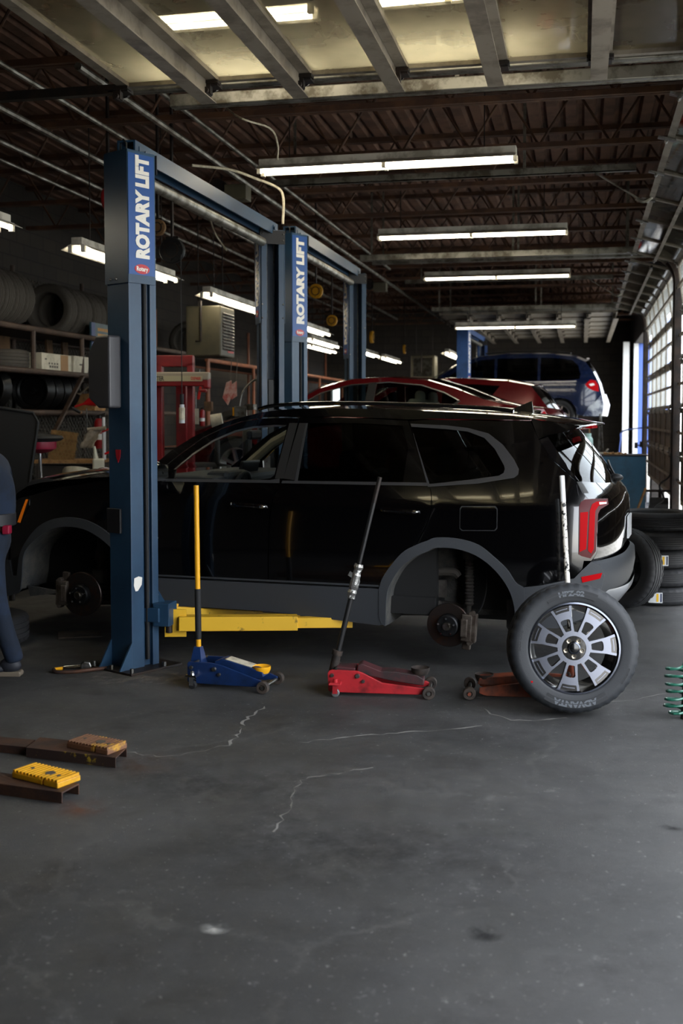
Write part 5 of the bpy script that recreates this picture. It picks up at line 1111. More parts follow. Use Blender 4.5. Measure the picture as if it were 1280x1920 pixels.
# steel wheels on the third shelf
def steel_wheel(label,x,y,z,r,group=None):
    t=thing('wheel',label,'wheel',(x,y,z+r),0,group); M=RX(90)
    b=MB(M).lathe([(r,.10),(r-.012,.10),(r-.02,.085),(r-.035,.06),(r-.03,.03),(r-.06,.0),(r-.045,-.04),(r-.02,-.085),(r-.012,-.10),(r,-.10),(r-.005,-.085),(r-.04,-.03),(r-.045,0),(r-.04,.03),(r-.005,.085)],40,closed=True); b.build('barrel','steel_wheel',t)
    b=MB(M).lathe([(0,.0),(.04,.0),(.05,-.02),(.10,-.02),(r-.07,-.01),(r-.05,-.03)],40); b.cyl((0,0,0),(0,0,.03),.035,n=16); b.build('disc','steel_wheel',t); return t
sw=steel_wheel('front black steel wheel of the row on the lower shelf, hollow side facing us',-6.62,12.75,1.83,.245)
for k in range(1,4): dup(sw,(-6.62,12.75+k*.235,1.83+.245),(0,k*.5,0),'black steel wheel in the row behind the front one on the lower shelf','steel wheels in the row'); 
dup(sw,(-6.55,11.55,1.83+.245),(0,1,0),'shiny black steel wheel cut by the left edge of the picture')
# boxes, sign and boards on the racks
def card(name,label,cat,px0,py0,px1,py1,d,m,depth,q=None): pass
mat('carton_white','b9b4a2',.7,c2='a39e8d',scale=8); mat('carton_brown','8a6a48',.75); mat('ink','3b3833',.6); mat('sign_teal','2f4f58',.5,c2='243d46',scale=5); mat('sign_blue','25406e',.5); mat('sign_orange','b8884a',.6); mat('paper_bag','9a7448',.8,c2='7d5c38',scale=12); mat('rag','8c8171',.9,c2='756a5c',scale=10)
x=-6.18
p=(-6.200,12.258,2.269); p1=(-6.200,13.044,2.279); t=thing('carton','long white carton with a brown panel on the middle shelf','box',(-6.45,(p[1]+p1[1])/2,2.31),0); L=p1[1]-p[1]; h=.20
MB().bb((-.17,-L/2,0),(.2,L/2,h)).build('box','carton_white',t,bevel=.004); MB().bb((.2005,L*.12,.0),(.203,L*.38,h-.005)).build('brown_panel','carton_brown',t)
b=MB()
for k in range(4): b.bb((.2005,-L*.25+k*.06,.03),(.2025,-L*.25+k*.06+.04,.055)); b.bb((.2005,-L*.28+k*.07,.07),(.2025,-L*.28+k*.07+.035,.09))
b.bb((.2005,-L*.4,.12),(.2025,-L*.34,.135)); b.build('print','ink',t)
t=thing('bin','tilted open white bin beside the long carton on the middle shelf','bin',(-6.42,(-6.200,13.308,2.370)[1],2.30),0); k=MB(); k.box((0,0,.11),(.34,.42,.21),taper=1.15); k.build('bin_body','carton_white',t,bevel=.006); MB().bb((.178,-.06,.1),(.184,.02,.14)).build('label_tab','ink',t)
p=(-6.300,13.725,2.737); p1=(-6.300,14.436,2.449); t=thing('sign_board','dark teal sign with rows of faded orange lettering on the middle shelf','sign',(-6.3,(p[1]+p1[1])/2,p1[2]+.02),0); W=.72;H=.52
MB().bb((-.012,-W/2,0),(.012,W/2,H)).build('panel','sign_teal',t); MB().bb((.0125,-W/2,.0),(.015,-W/2+.12,H)).build('side_band','sign_blue',t)
b=MB(); random.seed(5)
for r_ in range(5):
    y=-W/2+.2
    while y<W/2-.08-.1*(r_==1)-.03*r_%3*.1:
        w_=random.uniform(.02,.05); b.bb((.0125,y,H-.1-r_*.075),(.0145,y+w_,H-.06-r_*.075)); y+=w_+.012
b.build('faded_lettering','sign_orange',t)
for px,lb in ((99,'left of two narrow brown boards leaning behind the long white carton'),(128,'right of two narrow brown boards leaning behind the long white carton')):
    p=(-6.900,13.847,2.577) if px==99 else (-6.900,14.308,2.580); o=MB().box((0,0,.3),(.03,.16,.62),(6,0,0)).build('board','plywood',loc=(-6.95,p[1],2.31)); tag(o,lb,'board')
for y,lb in ((12.35,'sheet of rough brown plywood at the left end behind the mesh'),(12.9,'second sheet of brown plywood behind the rack post')):
    o=MB().box((0,0,.22),(.03,.3,.46)).build('board','plywood',loc=(-7.1,y,2.31)); tag(o,lb,'board')
# paper bag, cloth and red funnel at the end of the wheel row
p=(-6.200,13.745,1.817); t=thing('paper_bag','crumpled brown paper bag beside the grey control box','bag',(-6.32,p[1],1.83),0); b=MB(); random.seed(2)
rows=[[(rx*(1+.06*random.random()),ry*(1+.06*random.random()),z) for rx,ry in [(.13*c,.16*s_) for c,s_ in [(1,1),(.1,1.05),(-1,1),(-1.05,0),(-1,-1),(0,-1.05),(1,-1),(1.05,0)]]] for z in (0,.08,.16,.22)]; b.grid(rows,smooth=False,wrap=True); b.add(rows[-1],[tuple(range(8))]); b.build('bag_body','paper_bag',t)
b=MB(); b.grid([[(-.2+.05*i,-.3+.06*j,.24+.05*math.sin(i*1.3+j*.8)+.015*random.random()) for j in range(11)] for i in range(9)]); o=b.build('cloth','rag',loc=(-6.32,p[1],1.83),solid=.006); tag(o,'grey cloth heaped on top of the brown paper bag','cloth')
p=(-6.100,13.157,1.894); o=MB().lathe([(.012,-.14),(.016,-.02),(.075,.10),(.08,.115),(.07,.10),(.012,-.02)],24,M=RY(70)@RX(-25)).build('funnel','tail_red',loc=(-6.12,p[1],1.92)); mat('funnel_red','b01218',.35); o.data.materials[0]=MATS['funnel_red']; tag(o,'red plastic funnel lying beside the paper bag on the shelf','funnel')
p=(-6.120,12.863,1.838); t=thing('hand_tool','dark grip with a tan tip on the shelf edge left of the red funnel','tool',p,0); MB().tube([(0,-.12,.02),(0,.0,.0),(0,.12,-.03)],[.018,.022,.02],8).build('grip','black_plastic',t); MB().cyl((0,.12,-.03),(0,.15,-.035),.022,n=10).build('tip','paper_bag',t)
# lower clutter: honeycomb pad, rag, extinguisher, jug, bench
mat('honeycomb','8c7240',.8); 
p=(-5.883,12.026,1.251); t=thing('honeycomb_pad','tan honeycomb pad standing on the workbench','pad',p,R(20)); b=MB()
b.box((0,.0,.16),(.30,.012,.34),(0,8,0)); b.build('backing','paper_bag',t); b=MB(RY(8)); 
for i in range(8):
    for j in range(7):
        x_=-.14+.04*j+(.02 if i%2 else 0); z_=.02+.042*i
        if x_<.15: b.lathe([(.021,-.02),(.024,-.02),(.024,-.006),(.021,-.006)],6,closed=True,M=T(x_,0,z_)@RX(90)@T(0,0,.03))
b.build('cells','honeycomb',t)
p=(-5.871,12.029,1.251); t=thing('workbench','dark workbench with a worn tan top behind the black hood','bench',(p[0],p[1]+.2,0),R(12)); zt=p[2]
MB().box((0,0,zt-.02),(.78,.5,.04)).build('bench_top','paper_bag',t); b=MB(); b.box((0,.02,zt/2-.03),(.74,.44,zt-.08)); b.build('cabinet','shelf_dark',t)
p=(-5.448,11.497,1.103); o=MB().lathe([(0,.07),(.10,.07),(.16,.06),(.17,.04),(.17,-.04),(0,-.04)],28,M=RX(-18)).build('plastic_tub','carton_white',loc=p); 
tag(o,'round off-white plastic lid behind the black hood','lid'); st_=MB().cyl((0,0,-p[2]),(0,0,-.04),.06,n=12).build('stand','shelf_dark',o)
mat('ext_red','8e1a20',.35)
def extinguisher(label,p,s=1):
    t=thing('fire_extinguisher',label,'fire extinguisher',p,0); MB().lathe([(0,0),(.06*s,0),(.065*s,.02*s),(.065*s,.34*s),(.05*s,.39*s),(.02*s,.41*s),(0,.41*s)],20).build('cylinder','ext_red',t); MB().lathe([(.0655*s,.12*s),(.0655*s,.2*s)],20).build('label_band','sticker_white',t)
    k=MB(); k.box((0,0,.43*s),(.04*s,.03*s,.05*s)); k.bar((0,0,.45*s),(.10*s,0,.48*s),.02*s,.012*s); k.tube([(0,0,.43*s),(-.07*s,0,.40*s),(-.08*s,0,.15*s)],.01*s,8,smooth=4); k.build('valve','black_plastic',t); return t
mat('tube_clear','c9ccd0',.3)
extinguisher('red fire extinguisher with white band behind the hanging beige rag',(-5.641,12.494,1.370),.88)
p=(-5.502,12.320,1.394); o=MB().cyl((0,0,-.15),(0,0,.35),.022,n=12).build('white_tube','tube_clear',loc=p); tag(o,'white plastic tube hanging beside the fire extinguisher','tube')
p=(-5.517,12.021,1.599); t=thing('hanging_rag','beige rag hanging over a hook in front of the extinguisher','rag',p,R(12)); b=MB(); b.grid([[(-.04-.015*i+ .16*(j/7)+.01*math.sin(i*2+j),-.02*math.sin(j*.9+i*.3),.0-.03*i+.006*math.sin(j*2.1)) for j in range(8)] for i in range(8)]); b.build('rag_cloth','rag',t,solid=.006); MB().cyl((-.05,0,.0),(.16,0,.02),.024,n=10).build('rag_roll','rag',t); MB().cyl((-.06,0,.25),(-.05,0,.0),.006,n=6).build('hook_chain','steel',t)
mat('jug_white','b7b6a6',.4)
p=(-5.392,11.919,1.113); t=thing('plastic_jug','off-white square plastic jug behind the near column','jug',p,R(20)); MB().box((0,0,.075),(.13,.11,.17)).build('jug_body','jug_white',t,bevel=.02,seg=3); MB().cyl((-.03,0,.16),(-.045,0,.30),.03,.012,n=12).build('spout','jug_white',t); MB().cyl((0,0,-p[2]),(0,0,-.01),.08,n=12).build('stand','shelf_dark',t)
for px,py,ln,lb in ((203,848,.10,'short red tool handle beside the near column'),(199,812,.08,'small red clip hanging beside the fire extinguisher')):
    p=(-5.363,12.142,1.338) if px==203 else (-5.403,12.147,1.591); o=MB().bar((-ln/2,0,-ln*.2),(ln/2,0,ln*.2),.022).build('red_tool','funnel_red',loc=p); MB().cyl((0,0,0),(0,0,1.83-p[2]),.004,n=6).build('cord','wire',o); tag(o,lb,'handle')
# stool with red rim
p=(-5.436,10.596,1.439); mat('stool_red','8c1733',.4); t=thing('work_stool','round stool with black cushion, red rim and chrome post left of the near column','stool',(p[0],p[1],0),0); z=p[2]
MB().lathe([(0,z-.07),(.10,z-.05),(.16,z-.02),(.165,z),(.165,z+.06)],32).build('red_pan','stool_red',t); MB().lathe([(.15,z+.05),(.21,z+.065),(.24,z+.09),(.22,z+.115),(.1,z+.13),(0,z+.135)],32).build('cushion','black_rubber',t); MB().cyl((0,0,.12),(0,0,z-.05),.018,n=14).build('post','chrome',t)
b=MB()
for k in range(5): a=2*pi*k/5; b.bar((0,0,.12),(.26*math.cos(a),.26*math.sin(a),.07),.035,.03); b.ball((.26*math.cos(a),.26*math.sin(a),.035),.034,10,8)
b.build('castor_base','dark_steel',t)
# black padded creeper board standing at the left
p=(-5.197,9.745,1.805); q=(-5.366,9.666,0.999); t=thing('creeper_board','black padded mechanic creeper leaning upright behind the person','creeper',(p[0],p[1],0),R(14)); mat('pad_black','161617',.55); b=MB(RY(12)@RX(90)); H_=p[2]+.03
ol=[(-.36,.10),(.20,.10),(.24,.16),(.24,H_-.08),(.18,H_),(-.25,H_),(-.32,H_-.06)]
b=MB(T(-.33,0,0)@RY(9)@RX(90)); b.prism(ol,.05); b.build('board','pad_black',t,bevel=.02,seg=3); b=MB(T(-.33,0,0)@RY(9)); b.tube([(x,-.06,z) for x,z in ol],.014,8); b.build('edge_tube','black_rubber',t)
b=MB()
for x_ in (-.55,-.1): b.cyl((x_,-.02,.0),(x_,-.02,.11),.03,n=10)
b.build('foot','black_rubber',t)
# red alignment machine with boom
mat('machine_red','7f1218',.42,c2='66101a',scale=2,bump=.05); mat('boom_grey','8f8576',.5); mat('boom_label','a39a7e',.5)
p=(-4.613,12.303,1.325); t=thing('alignment_machine','red wheel alignment frame with a long boom left of the second lift','alignment machine',(p[0],p[1],0),R(10)); z1=(-4.674,12.350,2.457)[2]
def mx(px): return (px-328)*13/2100
for a_,c_ in ((289,306),(353,364)):
    MB().bb((mx(a_),-.05,0),(mx(c_),.08,z1-.08)).build('upright','machine_red',t,bevel=.008)
MB().bb((mx(289),-.05,z1-.13),(mx(364),.08,z1)).build('top_beam','machine_red',t,bevel=.008)
MB().bb((mx(326),.15,0),(mx(345),.3,z1-.25)).build('lift_post','machine_red',t,bevel=.008); MB().bb((mx(286),-.15,0),(mx(370),.5,.12)).build('foot','machine_red',t,bevel=.01)
zb2=(-4.515,12.061,2.168)[2]; b=MB(); b.bb((mx(255),-.20,zb2-.07),(mx(392),-.055,zb2+.0)); bo=b.build('boom','machine_red',t,bevel=.012)
b=MB(); b.bb((mx(255),-.215,zb2-.0),(mx(398),-.055,zb2+.09)); b.build('boom_cover','boom_grey',bo,bevel=.015); MB().bb((mx(255),-.219,zb2-.015),(mx(386),-.214,zb2+.045)).build('boom_label','boom_label',bo)
text('lettering','HUNTER',.07,'ink',bo,T(mx(300),-.2195,zb2+.014)@RX(90),bold=.03,width=.19); text('lettering','DSP400',.05,'funnel_red',bo,T(mx(374),-.2195,zb2+.014)@RX(90),bold=.02,width=.11)
b=MB(); b.bb((mx(386),-.20,zb2-.10),(mx(398),-.06,zb2+.03)); b.bb((mx(378),-.2,zb2-.14),(mx(392),-.06,zb2-.10)); b.build('camera_head','machine_red',bo,bevel=.02)
# hanging clutter to the right of it
mat('tag_red','b3241f',.5); mat('flag_white','b79a90',.8,c2='a8564f',scale=9)
def hung(name,label,cat,p,dims,m,rot=(0,0,0),parts=()):
    t=thing(name,label,cat,p,0); MB().box((0,0,0),dims,rot).build(parts[0] if parts else 'panel',m,t,bevel=.004); MB().cyl((0,.01,dims[2]/2-.01),(0,.01,dims[2]/2+.2),.004,n=6).build('hook','steel',t); return t
hung('clipboard','off-white board hanging beside the red machine','board',(-4.584,12.946,1.753),(.075,.015,.19),'carton_white')
hung('warning_tag','red and white strip tag hanging under the boom end','tag',(-4.476,12.779,2.033),(.035,.01,.16),'tag_red',(0,12,0))
extinguisher('small red extinguisher hanging right of the off-white board',(-4.539,13.052,1.635),.5)
o=MB().box((0,0,0),(.09,.08,.12)).build('brown_box','plywood',loc=(-4.531,13.271,1.878)); tag(o,'small brown wooden box hung above the beige roll','box')
for px,lb in ((424,'left of two faded pennants hanging on the mesh wall'),(440,'right of two faded pennants hanging on the mesh wall')):
    p=(-4.392,13.617,2.043) if px==424 else (-4.320,13.633,2.043); b=MB(); b.add([(-.02,0,.14),(.05,0,.17),(.06,0,-.02),(-.0,0,-.15),(-.07,0,-.05)] if px==424 else [(-.02,0,.12),(.04,0,.16),(.045,0,-.03),(-.03,0,-.08)],[tuple(range(5 if px==424 else 4))]); o=b.build('pennant','flag_white',loc=p,solid=.004); MB().cyl((.03,.01,.15),(.05,.01,.45),.004,n=6).build('string','wire',o); tag(o,lb,'pennant')
p=(-4.011,12.042,1.698); o=MB().cyl((-.07,0,0),(.05,.03,.02),.075,n=20).build('paper_roll','carton_white',loc=p); MB().cyl((0,0,-p[2]),(0,0,-.07),.03,n=8).build('stand','dark_steel',o); tag(o,'beige paper roll on a thin stand beyond the windscreen','paper roll')
p=(-3.479,11.445,1.802); t=thing('hydraulic_motor','bare metal motor with a curved steel hose, seen over the black roof','motor',p,R(10)); MB().box((-.06,0,.0),(.14,.14,.11)).build('motor_block','steel',t,bevel=.008); MB().cyl((.06,0,.02),(.06,0,.08),.09,n=20).build('motor_cap','steel',t); MB().tube([(-.08,0,.06),(-.05,0,.2),(.03,0,.30),(.11,0,.35)],.012,8,smooth=5).build('flexible_hose','steel',t); MB().box((-.14,0,.0),(.02,.08,.09)).build('yellow_plate','jack_yellow',t); MB().cyl((0,0,-p[2]),(0,0,-.05),.05,n=10).build('stand','dark_steel',t)
# unit heaters
mat('heater_beige','585341',.55,c2='4e4a3b',scale=3)
def heater(label,p,w_,d_,h_,lou):
    t=thing('unit_heater',label,'unit heater',p,0); MB().bb((-w_/2,-d_/2,0),(w_/2,d_/2,h_)).build('cabinet','heater_beige',t,bevel=.02)
    b=MB(); n=12
    for k in range(n):
        z=h_*.12+h_*.76*k/n
        if lou=='x': b.box((w_/2+.004,0,z+.02),(.02,d_*.78,.03),(0,35,0))
        else: b.box((0,-d_/2-.004,z+.02),(w_*.78,.02,.03),(35,0,0))
    b.build('louvres','steel',t)
    if lou=='x': MB().bb((w_/2+.002,-.02,.06),(w_/2+.006,.24,.11)).build('badge','tag_red',t)
    for x_ in (-w_*.35,w_*.35):
        MB().cyl((x_,0,h_),(x_,0,5.06-p[2]),.008,n=6).build('hanger_rod','dark_steel',t)
    MB().tube([(-w_*.2,-d_/2-.02,h_*.3),(-w_*.05,-d_/2-.02,h_*.3),(-w_*.05,-d_/2-.02,h_*1.1)],.014,6).build('pipe','dark_steel',t)
    return t
p=(-4.827,14.576,2.571); heater('large beige unit heater hung below the lamps right of the red machine',(p[0]-.20,p[1]+.25,p[2]),.50,.62,.68,'x')
p=(-4.005,28.893,2.718); heater('small distant unit heater with a louvred front, hung left of the minivan',(p[0],p[1],p[2]),.62,.55,.62,'y')
# low platform under the second red car
t=thing('scissor_lift','low scissor lift platform under the second red car','car lift',(-2.65,18.7,0),R(-5)); MB().bb((-1.2,-.8,.70),(1.1,.8,.76)).build('platform','lift_blue',t)
k=MB()
for y in (-.6,.6): k.bar((-.8,y,.03),(.8,y,.70),.06,.05); k.bar((.8,y,.03),(-.8,y,.70),.06,.05)
k.build('scissor_legs','lift_blue',t); MB().bb((-1.0,-.75,0),(1.0,.75,.05)).build('floor_plate','dark_steel',t); MB().bb((-.9,-.6,.76),(.8,.6,1.06)).build('pads','black_rubber',t)
# ---------------------------------------------------------------- hung reels, openers
def reel(label,p,r,m,axis='y',group=None,rim=True,name='hose_reel',hang=True):
    t=thing(name,label,'reel',p,0,group); M=RX(90) if axis=='y' else RY(90); w_=r*.5
    b=MB(M).lathe([(0,w_/2),(r*.95,w_/2),(r,w_/2-.01),(r,-w_/2+.01),(r*.95,-w_/2),(0,-w_/2)],32); b.build('drum',m,t)
    b=MB(M); b.lathe([(r*.5,w_/2+.012),(r*.62,w_/2+.012),(r*.62,w_/2),(r*.5,w_/2)],24)
    for k in range(3): a=2*pi*k/3+.5; b.cyl((r*.75*math.cos(a),r*.75*math.sin(a),w_/2),(r*.75*math.cos(a),r*.75*math.sin(a),w_/2+.012),r*.07,n=8)
    b.build('hub_ring','dark_steel',t); b=MB(); b.bar((0,0,r*.7),(0,0,5.06-p[2]),.02,.04); b.bar((-r*.5,0,r*1.0),(r*.5,0,r*1.0),.02,.02); b.build('hanger','dark_steel',t); return t
mat('reel_black','17181a',.5,.3); mat('reel_tan','8a6a48',.6); mat('reel_yellow','b5820f',.45)
p=(-3.879,10.315,3.347); reel('black hose reel hanging right of the nearest column',p,.125,'reel_black')
q=(-3.771,10.256,1.806)
t=thing('drop_light','caged work light hanging on its long cord from the black reel','work light',q,0); MB().cyl((0,0,.06),(0,0,.16),.017,.02,n=14).build('handle','black_rubber',t); MB().cyl((0,0,-.12),(0,0,.06),.028,.022,n=14).build('lamp_cage','tube_clear',t); MB().cyl((0,.0,-.09),(0,0,.03),.030,n=10).build('yellow_core','label_cream',t); MB().cyl((0,0,.16),(0,0,p[2]-q[2]-.05),.005,n=6).build('cord','black_rubber',t)
p=(-4.240,10.869,3.670); reel('tan round reel just behind the sign on the nearest column',p,.085,'reel_tan')
p=(-4.363,9.927,3.782); reel('red reel peeking out left of the nearest column',p,.11,'ext_red','x')
p=(-3.969,16.662,3.655); reel('higher yellow reel between the second and third blue columns',p,.11,'reel_yellow')
p=(-4.385,19.635,3.470); reel('lower yellow reel between the second and third blue columns',p,.10,'reel_yellow')
p=(-4.420,23.724,3.463); reel('yellow reel seen edge-on right of the rearmost second-lift column',p,.13,'reel_yellow','x')
p=(-4.202,26.839,3.383); reel('farthest small yellow reel near the distant heater',p,.11,'reel_yellow','x')
def opener(label,pbox,y,x0,x1,z,jx):
    t=thing('door_opener',label,'door opener',(pbox[0],y,z),0); ox=pbox[0]
    MB().box((0,0,.0),(.24,.2,.16)).build('motor_box','heater_beige',t,bevel=.006); MB().lathe([(0,.06),(.09,.06),(.10,.04),(.10,-.06),(0,-.06)],24,M=T(-.22,0,.06)@RX(90)).build('pulley','dark_steel',t)
    b=MB(); b.bb((x0-ox,-.03,.05),(x1-ox,-.02,.12)); b.bb((x0-ox,.02,.05),(x1-ox,.03,.12)); b.bb((x0-ox,-.03,.05),(x1-ox,.03,.06)); b.build('rail','galvanised',t)
    k=MB(); k.bar((jx-ox,0,.05),(jx-ox+.42,0,-.22),.04,.012); k.tube([(jx-ox+.40,0,-.22),(jx-ox+.48,0,-.25),(jx-ox+.56,0,-.20),(jx-ox+.60,0,-.10)],.02,8,smooth=4); k.build('arm','galvanised',t)
    for x_ in (x0-ox+.3,(x0+x1)/2-ox+.8): MB().bar((x_,0,.1),(x_,0,5.06-z),.03,.004).build('hanger_strap','galvanised',t)
    return t
opener('beige door opener box with a long rail near the front lamp',(-3.634,11.600,4.202),11.65,-3.3,.5,4.14,.10)
opener('beige door opener box on the rail above the rearmost second-lift column',(-3.662,20.400,4.145),20.5,-3.2,.5,4.14,.10)
# white flex conduit over the first lift, and loose wires
o=MB().tube([(-3.633,10.205,4.124),(-3.349,10.471,4.128),(-3.154,10.715,4.083),(-2.975,10.852,4.015),(-2.917,10.859,3.909),(-2.920,10.845,3.656)],.013,8,smooth=5).build('flex_conduit','label_cream'); origin(o,(-2.920,10.845,3.656)); tag(o,'pale bent conduit dropping to the far column of the first lift','conduit')
o=MB().tube([(-3.694,10.703,5.040),(-2.815,8.952,4.225),(-2.591,9.201,4.167),(-2.550,9.307,4.057),(-2.576,9.398,3.945)],.008,6,smooth=5).build('loose_wire','label_cream'); origin(o,(-2.576,9.398,3.945)); tag(o,'thin pale wire sagging from the roof above the front lamp','wire')
o=MB().tube([(-4.512,13.048,4.400),(-4.205,12.529,3.922),(-4.131,12.538,3.786),(-4.051,12.549,3.675)],.01,6,smooth=5).build('loose_wire','label_cream'); origin(o,(-4.280,12.525,4.138)); tag(o,'pale wire loop hanging behind the crossbeam of the first lift','wire')
# ---------------------------------------------------------------- right side, beyond the tyre stack
mat('cabinet_blue','1c4d66',.5,c2='173f55',scale=4,bump=.05); mat('tank_teal','b7d9d2',.4); mat('bucket_white','c4c4b2',.5)
p=(0.474,13.289,1.298); t=thing('metal_cabinet','teal blue metal cabinet behind the tyre stack','cabinet',(p[0],p[1],0),R(6)); z=p[2]
MB().bb((-.25,0,.05),(.25,.45,z)).build('body','cabinet_blue',t,bevel=.006); MB().bb((-.26,-.01,z),(.28,.46,z+.012)).build('top_plate','dark_steel',t); MB().bb((-.24,.02,0),(.24,.43,.05)).build('plinth','dark_steel',t)
b=MB(); random.seed(9)
for k in range(16): b.box((random.uniform(-.2,.05),random.uniform(.05,.4),.012+.01),(.05,.03,.018),(random.uniform(-20,20),10,random.uniform(0,180)))
o=b.build('scrap_parts','paper_bag',loc=(p[0],p[1],z)); tag(o,'small brown scraps heaped on the teal cabinet top','scrap',kind='stuff')
p=(0.099,19.961,1.165); t=thing('gas_cylinder','pale green gas cylinder on a red base beyond the black car','gas cylinder',p,0); MB().lathe([(0,0),(.08,0),(.09,.02),(.09,.2),(.06,.245),(.05,.25)],24).build('tank','tank_teal',t); MB().lathe([(.045,.24),(.06,.25),(.06,.30),(.045,.30)],20).build('collar','tank_teal',t); 
o=MB().bb((-.13,-.12,0),(.12,.12,p[2])).build('red_toolbox','funnel_red',loc=(p[0],p[1],0),bevel=.02); tag(o,'red tool chest under the pale green gas cylinder','tool chest')
p=(0.318,18.473,1.183); t=thing('bucket','off-white tall bucket left of the teal cabinet','bucket',(p[0],p[1],0),0); MB().lathe([(0,.0),(.09,.0),(.10,p[2]),(.085,p[2]),(.08,p[2]-.1)],20).build('pail','bucket_white',t); MB().cyl((0,0,p[2]-.05),(.1,0,p[2]+.06),.012,n=8).build('handle','steel',t)
p=(0.331,21.544,1.120); t=thing('tripod','grey metal tripod standing in front of the dark far wall','tripod',(p[0],p[1],0),0); H_=(0.343,21.584,1.809)[2]
for a,b_ in (((-.08,.0),(.0,.0)),((.13,.05),(.01,.0)),((.02,.15),(.0,.01))): MB().cyl((a[0],a[1],0),(b_[0],b_[1],H_),.016,n=8).build('leg','steel',t)
p=(0.169,21.006,1.281); o=MB().cyl((-.06,0,-p[2]),(-.16,0,.28),.012,n=8).build('broom','paper_bag',loc=(p[0]+.12,p[1],p[2])); tag(o,'wooden broom handle leaning right of the gas cylinder','broom')
# air equipment at the half-lowered door
t=thing('vise_stand','black bench grinder on a post in front of the half-lowered door','grinder',(0.987,14.893,0.514),0); zz=t.location.z; t.location.z=0
MB().cyl((0,0,0),(0,0,.62),.022,n=10).build('post','dark_steel',t); MB().cyl((0,0,0),(0,0,.03),.16,n=16).build('foot_plate','dark_steel',t); b=MB(); b.cyl((-.13,-.05,.63),(.1,-.05,.63),.09,n=18); b.box((-.1,-.05,.52),(.08,.1,.2)); b.build('motor','black_plastic',t,bevel=.01); MB().box((-.02,0,.80),(.3,.03,.03)).build('cross_arm','dark_steel',t); MB().cyl((0,0,.6),(0,0,.82),.02,n=8).build('neck','dark_steel',t)
o=MB().tube([(1.110,14.756,1.287),(1.100,14.740,1.017),(0.969,14.704,0.882),(1.024,14.707,0.713),(0.906,14.676,0.612),(0.882,14.662,0.443)],.012,8,smooth=6).build('air_hose','black_rubber'); origin(o,(0.882,14.662,0.443)); tag(o,'black hose looping down beside the half-lowered door','hose')
o=MB().bar((0.585,12.766,0.649),(0.697,12.807,0.961),.02).build('brown_stick','paper_bag'); origin(o,(0.585,12.766,0.649)); tag(o,'thin brown stick leaning on the teal cabinet','stick')
for px,lb in ((1192,'left of two black clamps on the far door jamb'),(1202,'right of two black clamps on the far door jamb')):
    p=(1.114,24.274,1.158) if px==1192 else (1.212,24.092,1.185); o=MB().box((0,0,0),(.07,.08,.13)).build('jamb_clamp','black_plastic',loc=p,bevel=.01); MB().bar((0,0,0),(.10,.0,.0),.03).build('bracket','black_plastic',o); tag(o,lb,'clamp')
o=MB().tube([(0.781,24.707,0.998),(0.812,24.727,1.260),(0.866,24.749,1.454),(1.38,24.0,1.55)],.015,8,smooth=4).build('blue_hose','outside_blue'); origin(o,(0.781,24.707,0.998)); tag(o,'blue hose hanging at the far open doorway','hose')
# dark door in the back wall
o=MB().bb((-2.2,YF-.06,0),(.3,YF,1.75)).build('back_door','door_dark' if 'door_dark' in MATS else mat('door_dark','2a1a18',.7)); origin(o,(-.95,YF,0)); o.name='door_1'; tag(o,kind='structure')
# ---------------------------------------------------------------- person at the left edge
mat('skin','8a6552',.6); mat('work_navy','0e1a2a',.9,c2='142338',scale=5,bump=.2,bscale=40); mat('cap_navy','333a50',.9); mat('belt_dark','1a1a1e',.6); mat('shoe_dark','20222a',.6); mat('sole_tan','6f6455',.7); mat('hair_dark','1a1512',.8)
def skin(name,joints,edges,m,parent,sub=2,root=0,smooth=True):
    me=bpy.data.meshes.new(name); me.from_pydata([j[:3] for j in joints],edges,[]); o=bpy.data.objects.new(name,me); COL.objects.link(o); o.parent=parent
    q=o.modifiers.new('skin','SKIN'); q.use_smooth_shade=True
    for i,j in enumerate(joints):
        s=me.skin_vertices[0].data[i]; s.radius=(j[3],j[4] if len(j)>4 else j[3]); s.use_root=(i==root)
    s=o.modifiers.new('subdivision','SUBSURF'); s.levels=sub; s.render_levels=sub; me.materials.append(MATS[m]); return o
p=(-3.950,6.905,0.010); pt=thing('person','person in navy work clothes and cap walking off at the left edge, seen from behind','person',(p[0],p[1],0),R(12.1))
# local: -x forward (out of the picture), y away
J=[(.03,0,.98,.13,.15),(.02,0,1.15,.115,.15),(-.01,0,1.38,.12,.18),(-.04,0,1.52,.06,.07),(-.055,0,1.60,.055,.055),(-.065,0,1.68,.085,.075),(-.07,0,1.76,.085,.075),(-.065,0,1.82,.05,.05),
 (-.01,-.19,1.44,.055),(-.03,.19,1.44,.055),(.00,-.25,1.20,.048),(-.02,.25,1.20,.048),(-.16,-.24,1.03,.036),(-.20,.24,1.05,.036),(-.23,-.23,1.00,.036,.022),(-.27,.23,1.02,.036,.022),
 (.045,-.09,.90,.085),(.02,.09,.90,.085),(.09,-.09,.50,.055),(-.14,.09,.50,.055),(.20,-.09,.10,.036),(-.26,.09,.10,.036),(.13,-.09,.045,.035,.03),(-.33,.09,.045,.035,.03),(.05,-.09,.03,.03,.02),(-.41,.09,.03,.03,.02)]
E_=[(0,1),(1,2),(2,3),(3,4),(4,5),(5,6),(6,7),(2,8),(2,9),(8,10),(9,11),(10,12),(11,13),(12,14),(13,15),(0,16),(0,17),(16,18),(17,19),(18,20),(19,21),(20,22),(21,23),(22,24),(23,25)]
k=len(J)
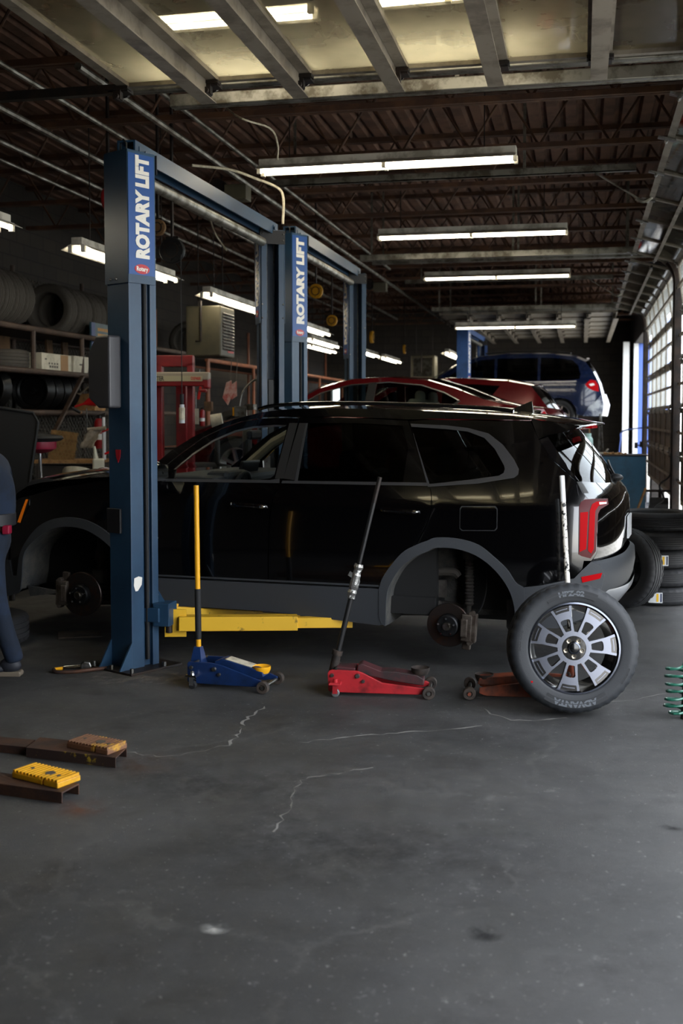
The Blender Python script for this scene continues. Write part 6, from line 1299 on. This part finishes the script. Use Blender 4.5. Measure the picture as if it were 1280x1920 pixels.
for hx,hy,hz in ((-.23,-.23,1.00),(-.27,.23,1.02)):
    base=14 if hy<0 else 15
    for f in range(4):
        dy=-.03+.02*f; L=(.075,.085,.08,.065)[f]
        J+= [(hx-.05,hy+dy,hz-.005,.0095),(hx-.05-L*.55,hy+dy,hz-.02,.009),(hx-.05-L*.85,hy+dy,hz-.05,.008)]; E_+=[(base,k),(k,k+1),(k+1,k+2)]; k+=3
    sgn=1 if hy<0 else -1
    J+=[(hx-.02,hy+sgn*.04,hz+.005,.010),(hx-.06,hy+sgn*.055,hz-.01,.009)]; E_+=[(base,k),(k,k+1)]; k+=2
body=skin('body',J,E_,'skin',pt)
# face
f=MB(); f.ball((-.155,0,1.70),(.02,.014,.028),10,8); f.build('nose','skin',pt); f=MB(); f.ball((-.148,-.033,1.735),(.012,.014,.009),10,8); f.ball((-.148,.033,1.735),(.012,.014,.009),10,8); f.build('eyes','sticker_white',pt); f=MB(); f.box((-.146,0,1.655),(.012,.05,.012)); f.build('mouth','tag_red',pt); f=MB(); f.ball((-.055,-.083,1.71),(.022,.012,.035),10,8); f.ball((-.055,.083,1.71),(.022,.012,.035),10,8); f.build('ears','skin',pt)
MB().ball((-.055,0,1.715),(.105,.092,.115),20,14).build('hair','hair_dark',pt)
c=MB(); c.ball((-.058,0,1.745),(.116,.102,.105),22,14); c.box((-.19,0,1.745),(.11,.15,.012),(0,10,0)); c.build('cap','cap_navy',pt)
skin('shirt',[(.03,0,1.0,.155,.175),(.035,0,1.12,.150,.185),(.02,0,1.30,.150,.205),(-.005,0,1.43,.120,.19),(-.035,0,1.51,.075,.085),(-.005,-.19,1.44,.085),(-.025,.19,1.44,.085),(.02,-.26,1.20,.07),(-.02,.26,1.20,.07),(-.10,-.25,1.07,.058),(-.13,.25,1.08,.058)],[(0,1),(1,2),(2,3),(3,4),(3,5),(3,6),(5,7),(6,8),(7,9),(8,10)],'work_navy',pt)
skin('trousers',[(.03,0,1.03,.135,.165),(.035,0,.94,.14,.17),(.05,-.095,.82,.105),(.02,.095,.82,.105),(.09,-.095,.52,.078),(-.14,.095,.52,.078),(.14,-.095,.32,.072),(-.2,.095,.32,.072),(.205,-.095,.13,.068),(-.255,.095,.13,.068),(.215,-.095,.085,.06),(-.265,.095,.085,.06)],[(0,1),(1,2),(1,3),(2,4),(3,5),(4,6),(5,7),(6,8),(7,9),(8,10),(9,11)],'work_navy',pt,root=1)
b=MB(); b.lathe([(.165,-.045),(.17,-.04),(.17,.035),(.165,.04)],28,M=T(.03,0,1.055)@Matrix.Scale(1.08,4,(0,1,0))); b.build('belt','belt_dark',pt)
MB().box((.17,-.09,.99),(.05,.07,.06)).build('red_pouch','stool_red',pt,bevel=.008)
for x,y,a in ((.20,-.095,0),(-.27,.095,0)):
    b=MB(T(x,y,0)); b.ball((-.02,0,.07),(.075,.045,.055),16,10); b.ball((-.12,0,.05),(.085,.045,.036),16,10); so_=b.build('shoe','shoe_dark',pt)
    b=MB(T(x,y,0)@RX(90)); b.prism([(-.21,.0),(.055,0),(.06,.02),(.05,.035),(-.1,.03),(-.2,.03)],.088,z0=-.044); b.build('sole','sole_tan',so_,bevel=.006)
